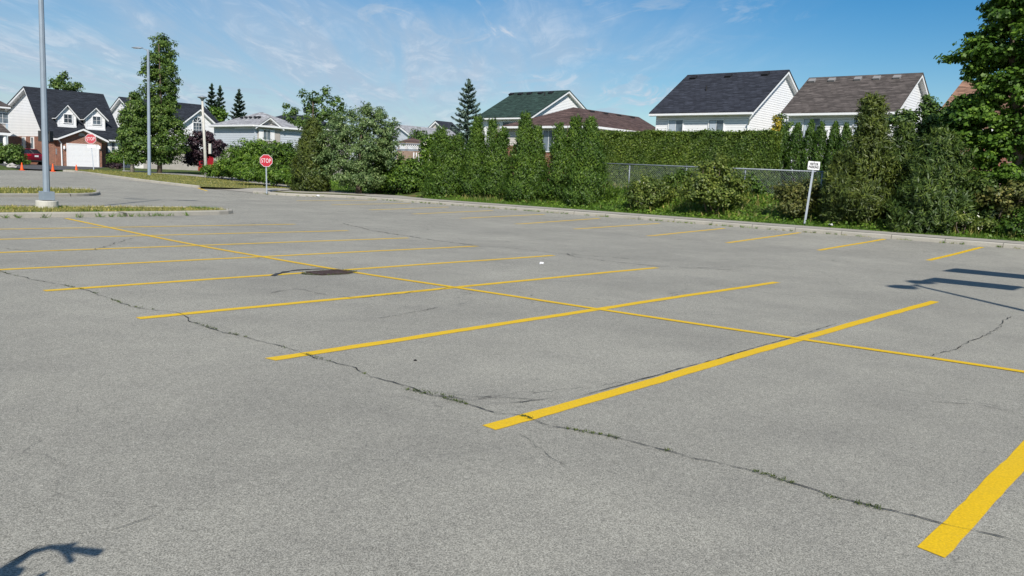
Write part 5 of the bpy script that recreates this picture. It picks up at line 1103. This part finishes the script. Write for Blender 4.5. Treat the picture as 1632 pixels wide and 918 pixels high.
# visitor parking sign
b, c = sign_frame(1282.3, 357.8, 1297, 264.2, .14); d = fd(b); ax = unit(c - b); n = facing(b, 2); n = unit(n - ax * np.dot(n, ax)); rt = unit(np.cross(ax, n)); up = unit(ax - rt * .03); rt = unit(np.cross(up, n)); o = empty('parking_sign', b, 'leaning post with a small white visitor parking sign by the sidewalk', 'sign')
m = MB(); e = c + ax * .1
m.obox((b + e) / 2, ax, rt, n, np.linalg.norm(e - b) / 2, .028, .010).obox((b + e) / 2 + rt * .03 - n * .012, ax, rt, n, np.linalg.norm(e - b) / 2, .006, .02).obox((b + e) / 2 - rt * .03 - n * .012, ax, rt, n, np.linalg.norm(e - b) / 2, .006, .02); m.build('post', 'galvanised', o)
W2, H2 = dw(18, d) / 2, dw(13.5, d) / 2; m = MB(); cs = c + n * .025; rc_ = W2 * .12; pts = []
for sx_, sy_, a0_ in ((1, 1, 0), (-1, 1, 90), (-1, -1, 180), (1, -1, 270)):
    for k in range(4): t = math.radians(a0_ + k * 30); pts.append(cs + rt * (sx_ * (W2 - rc_) + math.cos(t) * rc_) + up * (sy_ * (H2 - rc_) + math.sin(t) * rc_))
m.prism(pts, n * .005); pl = m.build('sign_plate', 'sign_white', o)
text(pl, 'VISITOR', cs + n * .004 + up * H2 * .36, rt, up, n, W2 * 1.5, H2 * .62, 'sign_black', bold=.045); text(pl, 'PARKING', cs + n * .004 - up * H2 * .36, rt, up, n, W2 * 1.66, H2 * .62, 'sign_black', bold=.045)
m = MB(); disc(m, cs + n * .006 + up * H2 * .85, rt, up, n, .014, seg=8); m.build('bolt', 'dark_metal', pl)
# tall light poles
def light_pole(base, h, r0, r1, arm, label, group, plinth=True, axis_top=None, both=True, headl=.62, armlen=.55, headw=1.0):
    base = np.array(base, float); o = empty('light_pole', base, label, 'lamp post', group); zb = 0
    if plinth:
        MB().lathe((base[0], base[1], base[2] - .15), [(.30, 0), (.30, .34), (.29, .36), (.0, .36)], 24).build('concrete_base', 'concrete_pole', o); zb = .22
        MB().obox(base + EZ * (zb + .13), EX, EY, EZ, .165, .165, .125).build('base_cover', 'pole_grey', o, bevel=.012)
    top = base + EZ * h if axis_top is None else axis_top
    MB().tube([base + EZ * zb, top], [r0, r1], 8).build('pole', 'pole_grey', o)
    a = np.array([arm[0], arm[1], 0.]); a = unit(a); s_ = np.array((-a[1], a[0], 0))
    for sg in ((-1, 1) if both else (1,)):
        MB().tube([top - EZ * .15, top + a * sg * armlen * .5 + EZ * .02, top + a * sg * armlen + EZ * .06], [.035, .03, .03], 8).build('arm', 'pole_grey', o)
        c = top + a * sg * (armlen + headl / 2) + EZ * .08; L2 = headl / 2
        m = MB(); prof = [(-L2, .06, .04), (-L2 * .7, .12, .07), (0, .17, .085), (L2 * .7, .15, .06), (L2, .06, .03)]; V_ = []
        for x, wd, ht in prof:
            for k in range(10):
                t = 2 * math.pi * k / 10; V_.append(c + a * sg * x + s_ * math.cos(t) * wd * headw + EZ * math.sin(t) * ht * (1 if math.sin(t) > 0 else .45))
        m.add(V_, [(i * 10 + k, i * 10 + (k + 1) % 10, (i + 1) * 10 + (k + 1) % 10, (i + 1) * 10 + k) for i in range(4) for k in range(10)] + [tuple(range(10)), tuple(range(40, 50))]); hd = m.build('lamp_head', 'pole_grey', o, smooth=True)
        MB().obox(c - EZ * .045 + a * sg * .03, a, s_, EZ, L2 * .6, .10, .006).build('lens', 'window_glass', hd)
    return o
p1 = PG(75, 331, .1); p1 = np.array([p1[0], p1[1], Tz(p1, .1)]); A, B = np.array(PG(220, 315)), np.array(PG(290, 317))
light_pole(p1, 8.75, .094, .056, B - A, 'tall grey lamp post on a round concrete base in the near island', 'parking lot light poles', armlen=.5, headl=.95, headw=1.4)
d1 = fd(p1); m = MB(); cS = depth(70.5, 217, d1 + .15); rtv = unit(np.array((R[0, 0], R[1, 0], 0)));
sgn = empty('sign_board', (cS[0], cS[1], cS[2] - .2), 'pair of small dark sign backs strapped to the near lamp post', 'sign'); nn = np.cross(rtv, EZ)
for s_, tw in ((-1, .35), (1, -.5)):
    r2 = unit(rtv + nn * tw); cc = np.array(cS) + r2 * s_ * .12 + nn * .13 * 0; MB().obox(cc, r2, EZ, np.cross(r2, EZ), .115, .155, .004).build('sign_plate', 'dark_metal', sgn)
m = MB(); m.tube([np.array(cS) + EZ * .13 - nn * .02, np.array(cS) + EZ * .14 - nn * .02], .12, 10).tube([np.array(cS) - EZ * .14 - nn * .02, np.array(cS) - EZ * .13 - nn * .02], .12, 10); m.build('strap', 'dark_metal', sgn)
light_pole((8.76, -3.19, 0), 8.7, .105, .062, (1.0, .04), 'tall grey lamp post just outside the right edge, seen by its shadow', 'parking lot light poles', armlen=.28, headl=.62, headw=1.5)
p2 = PG(238, 279.5, .12); p2 = np.array([p2[0], p2[1], Tz(p2, .12)]); t2 = depth(236, 79, fd(p2)); light_pole(p2, t2[2] - p2[2], .115, .085, -rtv[:2], 'grey lamp post with one arm in front of the tall street tree', 'parking lot light poles', plinth=False, both=False, axis_top=t2, headl=.75, armlen=.35)
# park lamp on a concrete column
p3 = np.array(dplace(329, 60)); p3 = np.array([p3[0], p3[1], Tz(p3)]); t3 = depth(322.5, 161, fd(p3)); o = empty('park_lamp', p3, 'slender concrete lamp column with a flat round cap before the purple tree', 'lamp post')
MB().tube([p3 - EZ * .1, t3], [.125, .07], 12).build('column', 'concrete_pole', o, smooth=True); MB().lathe(t3, [(.07, -.02), (.09, .06), (.16, .16), (.34, .24), (.34, .28), (.05, .36), (0, .38)], 16).build('lamp_cap', 'galvanised', o, smooth=True)
c = depth(335, 237, fd(p3)); MB().obox(c, rtv, nn, EZ, .09, .10, .36).build('control_box', 'concrete_pole', o, bevel=.01)
# made-up panels on posts, added beyond the right edge to cast the shadow bars
for i, (x0, x1, y0, y1, lab) in enumerate(((13.16, 14.06, -.84, .63, 'flat steel canopy panel on a post added beyond the right edge to cast a shadow, the nearer one'), (15.80, 16.88, -1.25, .95, 'flat steel canopy panel on a post added beyond the right edge to cast a shadow, the farther one'))):
    o = empty('shadow_panel', (x1 - .1, y0 + .05, 0), lab, 'shadow_caster'); MB().box(x0, x1, y0, y1, 4.46, 4.54).build('panel', 'galvanised', o); MB().tube([(x1 - .1, y0 + .05, 0), (x1 - .1, y0 + .05, 4.46)], .05, 8).build('post', 'galvanised', o)
# bare branch shape, made up behind the camera to cast the lower left shadow
def lift(px, py, h): h *= .74; g = PG(px, py); return np.array((g[0] - h * .8127, g[1] - h * .8716, h))
o = empty('bent_shadow_prop', (lift(-90, 935, 2.25)[0], lift(-90, 935, 2.25)[1], 0), 'bare bent sapling made up beyond the lower left corner to cast a shadow', 'shadow_prop')
st = [lift(-90, 935, 2.25), lift(-20, 922, 2.3), lift(20, 900, 2.36), lift(50, 880, 2.42), lift(80, 872, 2.46), lift(105, 871, 2.48)]
m = MB(); m.tube([(st[0][0], st[0][1], 0), (st[0][0], st[0][1], 0.9), st[0]] + st[1:], [0.037, 0.035, 0.033, 0.027, 0.025, 0.020, 0.016, 0.015], 8)
m.tube([lift(85, 873, 2.46), lift(120, 876, 2.48), lift(159, 881, 2.50)], [0.015, 0.020, 0.025], 6).tube([lift(95, 873, 2.47), lift(108, 884, 2.47), lift(114, 896, 2.46)], [0.015, 0.014, 0.013], 6).tube([lift(95, 873, 2.47), lift(112, 869, 2.49), lift(124, 865, 2.5)], [0.015, 0.015, 0.007], 6)
m.tube([lift(5, 917, 2.3), lift(25, 912, 2.28), lift(38, 905, 2.3)], [0.025, 0.037, 0.013], 6); m.tube([lift(50, 925, 2.2), lift(64, 918, 2.2), lift(76, 911, 2.2)], [0.010, 0.015, 0.005], 6); m.build('prop_stem', 'bark', o)
# cones
def cone(c, h, label):
    o = empty('traffic_cone', c, label, 'traffic cone', 'orange traffic cones across the road'); s_ = h / .7
    MB().box(c[0] - .18 * s_, c[0] + .18 * s_, c[1] - .18 * s_, c[1] + .18 * s_, c[2] + .002, c[2] + .04 * s_).build('base', 'cone_orange', o, bevel=.008)
    MB().lathe((c[0], c[1], c[2] + .042 * s_), [(.135 * s_, 0), (.125 * s_, .03 * s_), (.03 * s_, .65 * s_), (.022 * s_, .66 * s_)], 16).build('body', 'cone_orange', o, smooth=True); return o
c0_ = PG(35, 271.5); c0_ = np.array([c0_[0], c0_[1], Tz(c0_)]); k0 = cone(c0_, dw(12.5, fd(c0_)), 'traffic cone in front of the red car and the round bush')
for (px, py), lab in zip(((84.3, 273.5), (121.8, 274.5)), ('traffic cone right of the near lamp post, below the bins', 'traffic cone in front of the white garage door')):
    q = PG(px, py); r_ = k0.copy(); COL.objects.link(r_); r_.location = (q[0], q[1], Tz(q)); r_['label'] = lab
    for ch in list(k0.children): cc = ch.copy(); COL.objects.link(cc); cc.parent = r_
# driveway, car, bins
sheet('driveway', [PG(x, y) for x, y in [(56, 272), (120, 273.2), (160, 270)]] + [(gr[0] + .3, YG), (gl[0] - .3, YG), (gl[0] - .3, YF + 3), (XL - 4.2, YF + 3), PG(22, 270)], .10, 'driveway_dark')
cp_ = dplace(59, 77.5); car = empty('parked_car', (cp_[0], cp_[1], Tz(cp_, .10)), 'dark red car seen from behind, parked between the round bush and the brick wall', 'car'); cz = Tz(cp_, .10); ca_ = math.radians(97)
fx_ = np.array((math.cos(ca_), math.sin(ca_), 0)); sx_ = np.array((fx_[1], -fx_[0], 0)); C0 = np.array((cp_[0], cp_[1], cz))
def cpt(l, s_, z): return C0 + fx_ * l + sx_ * s_ + EZ * z
def loft(mb, st_, seg=16, pw=.35):
    V_ = []
    for l, hw, z0_, z1_ in st_:
        for k in range(seg):
            t = 2 * math.pi * (k + .5) / seg; cx_, sz = math.cos(t), math.sin(t); cx_ = math.copysign(abs(cx_) ** pw, cx_); sz = math.copysign(abs(sz) ** pw, sz); V_.append(cpt(l, hw * cx_, (z0_ + z1_) / 2 + (z1_ - z0_) / 2 * sz))
    n_ = len(st_); mb.add(V_, [(i * seg + k, i * seg + (k + 1) % seg, (i + 1) * seg + (k + 1) % seg, (i + 1) * seg + k) for i in range(n_ - 1) for k in range(seg)] + [tuple(range(seg)), tuple((n_ - 1) * seg + k for k in range(seg))]); return mb
bdy = loft(MB(), [(0, .72, .42, .86), (.06, .82, .32, 1.00), (.35, .87, .26, 1.04), (1.2, .88, .22, .98), (3.1, .88, .22, .95), (3.9, .86, .24, .88), (4.45, .78, .28, .76), (4.6, .6, .38, .64)]).build('body', 'car_red', car, smooth=True)
m = MB(); cab = [(.42, .70, .66, 1.0, 1.02), (1.15, .62, .62, 1.42, 0)]; st_ = [(.45, .70, 1.0), (1.05, .60, 1.40), (2.25, .58, 1.43), (3.15, .68, .96)]
V_ = []; 
for l, hw, z in st_: V_ += [cpt(l, -hw, z), cpt(l, hw, z)]
V_ += [cpt(.45, -.76, .93), cpt(.45, .76, .93), cpt(3.15, -.76, .9), cpt(3.15, .76, .9), cpt(1.05, -.78, .95), cpt(1.05, .78, .95), cpt(2.25, -.78, .95), cpt(2.25, .78, .95)]
m.add(V_, [(0, 1, 3, 2), (4, 5, 7, 6), (8, 0, 2, 12), (9, 13, 3, 1), (12, 2, 4, 14), (13, 15, 5, 3), (14, 4, 6, 10), (15, 11, 7, 5), (8, 9, 1, 0)]).build('window', 'car_glass', car)
m = MB(); m.add([cpt(1.0, -.61, 1.395), cpt(1.0, .61, 1.395), cpt(2.3, .59, 1.425), cpt(2.3, -.59, 1.425), cpt(1.05, -.50, 1.45), cpt(1.05, .50, 1.45), cpt(2.2, .5, 1.47), cpt(2.2, -.5, 1.47)], [(0, 1, 5, 4), (1, 2, 6, 5), (2, 3, 7, 6), (3, 0, 4, 7), (4, 5, 6, 7), (3, 2, 1, 0)]).build('roof', 'car_red', car)
for s_ in (-1, 1): MB().obox(cpt(.03, s_ * .62, .86), sx_, EZ, fx_, .16, .07, .05).build('tail_light', 'tail_red', car, bevel=.02)
MB().obox(cpt(-.01, 0, .80), sx_, EZ, fx_, .17, .075, .01).build('licence_plate', 'sign_white', car); MB().obox(cpt(.01, 0, .36), sx_, EZ, fx_, .74, .07, .06).build('bumper', 'rubber', car, bevel=.02)
for l in (.85, 3.6):
    for s_ in (-1, 1):
        wh = MB().tube([cpt(l, s_ * .68, .31), cpt(l, s_ * .88, .31)], .31, 20).build('wheel', 'rubber', car); MB().tube([cpt(l, s_ * .881, .31), cpt(l, s_ * .895, .31)], .19, 14).build('rim', 'chrome', wh)
def bin_(px, py, material, label, sc_=1.0):
    q = dplace(px, 80.5); z = Tz(q, .1); o = empty('wheelie_bin', (q[0], q[1], z), label, 'bin'); m = MB(); a, b_ = .23 * sc_, .29 * sc_; h_ = 1.0 * sc_
    m.add([(q[0] + sx * r_, q[1] + sy * r_, z + zz_) for r_, zz_ in ((a, .05), (b_, h_)) for sx, sy in ((-1, -1), (1, -1), (1, 1), (-1, 1))], [(0, 1, 2, 3), (4, 5, 6, 7), (0, 1, 5, 4), (1, 2, 6, 5), (2, 3, 7, 6), (3, 0, 4, 7)]).build('bin_body', material, o, bevel=.02)
    MB().box(q[0] - b_ * 1.08, q[0] + b_ * 1.08, q[1] - b_ * 1.1, q[1] + b_ * 1.1, z + h_ + .004, z + h_ + .07).build('lid', material, o, bevel=.02)
    MB().tube([(q[0] - a, q[1] + b_ + .05, z + .09), (q[0] + a, q[1] + b_ + .05, z + .09)], .09, 10).build('wheel', 'rubber', o); return o
bin_(85.2, 266.5, 'bin_green', 'green wheeled bin beside the grey meter box', .95); bin_(79.5, 265.5, 'bin_blue', 'blue wheeled bin partly behind the near lamp post', 1.05)
# litter
def lump(name, px, py, dz, r_, material, label, cat, sq=.5):
    q = PG(px, py, dz); bm = bmesh.new(); bmesh.ops.create_icosphere(bm, subdivisions=2, radius=r_); rr_ = random.Random(int(px))
    for v in bm.verts: v.co *= rr_.uniform(.6, 1.15); v.co.z *= sq; v.co += Vector((q[0], q[1], Tz(q, dz) + r_ * sq * .6))
    me = bpy.data.meshes.new(name); bm.to_mesh(me); bm.free(); o = link_mesh(name, me, material, None, (q[0], q[1], Tz(q, dz))); tag(o, label, cat); return o
lump('crumpled_paper', 863, 421, 0, .055, 'litter_white', 'crumpled white paper on the asphalt before the second aisle line', 'litter')
lump('crumpled_paper', 1324, 359, .14, .09, 'litter_white', 'crumpled white paper in the grass right of the leaning sign', 'litter')
lump('crumpled_paper', 507, 312.8, .1, .10, 'litter_white', 'white scrap lying on the pale kerb right of the near stop sign', 'litter')
lump('pebble', 662, 575, 0, .016, 'rubber', 'small black pebble in a stall near the long crack', 'pebble')
lump('boulder', 20, 267, .1, .4, 'stone', 'grey garden stone below the round bush', 'stone')
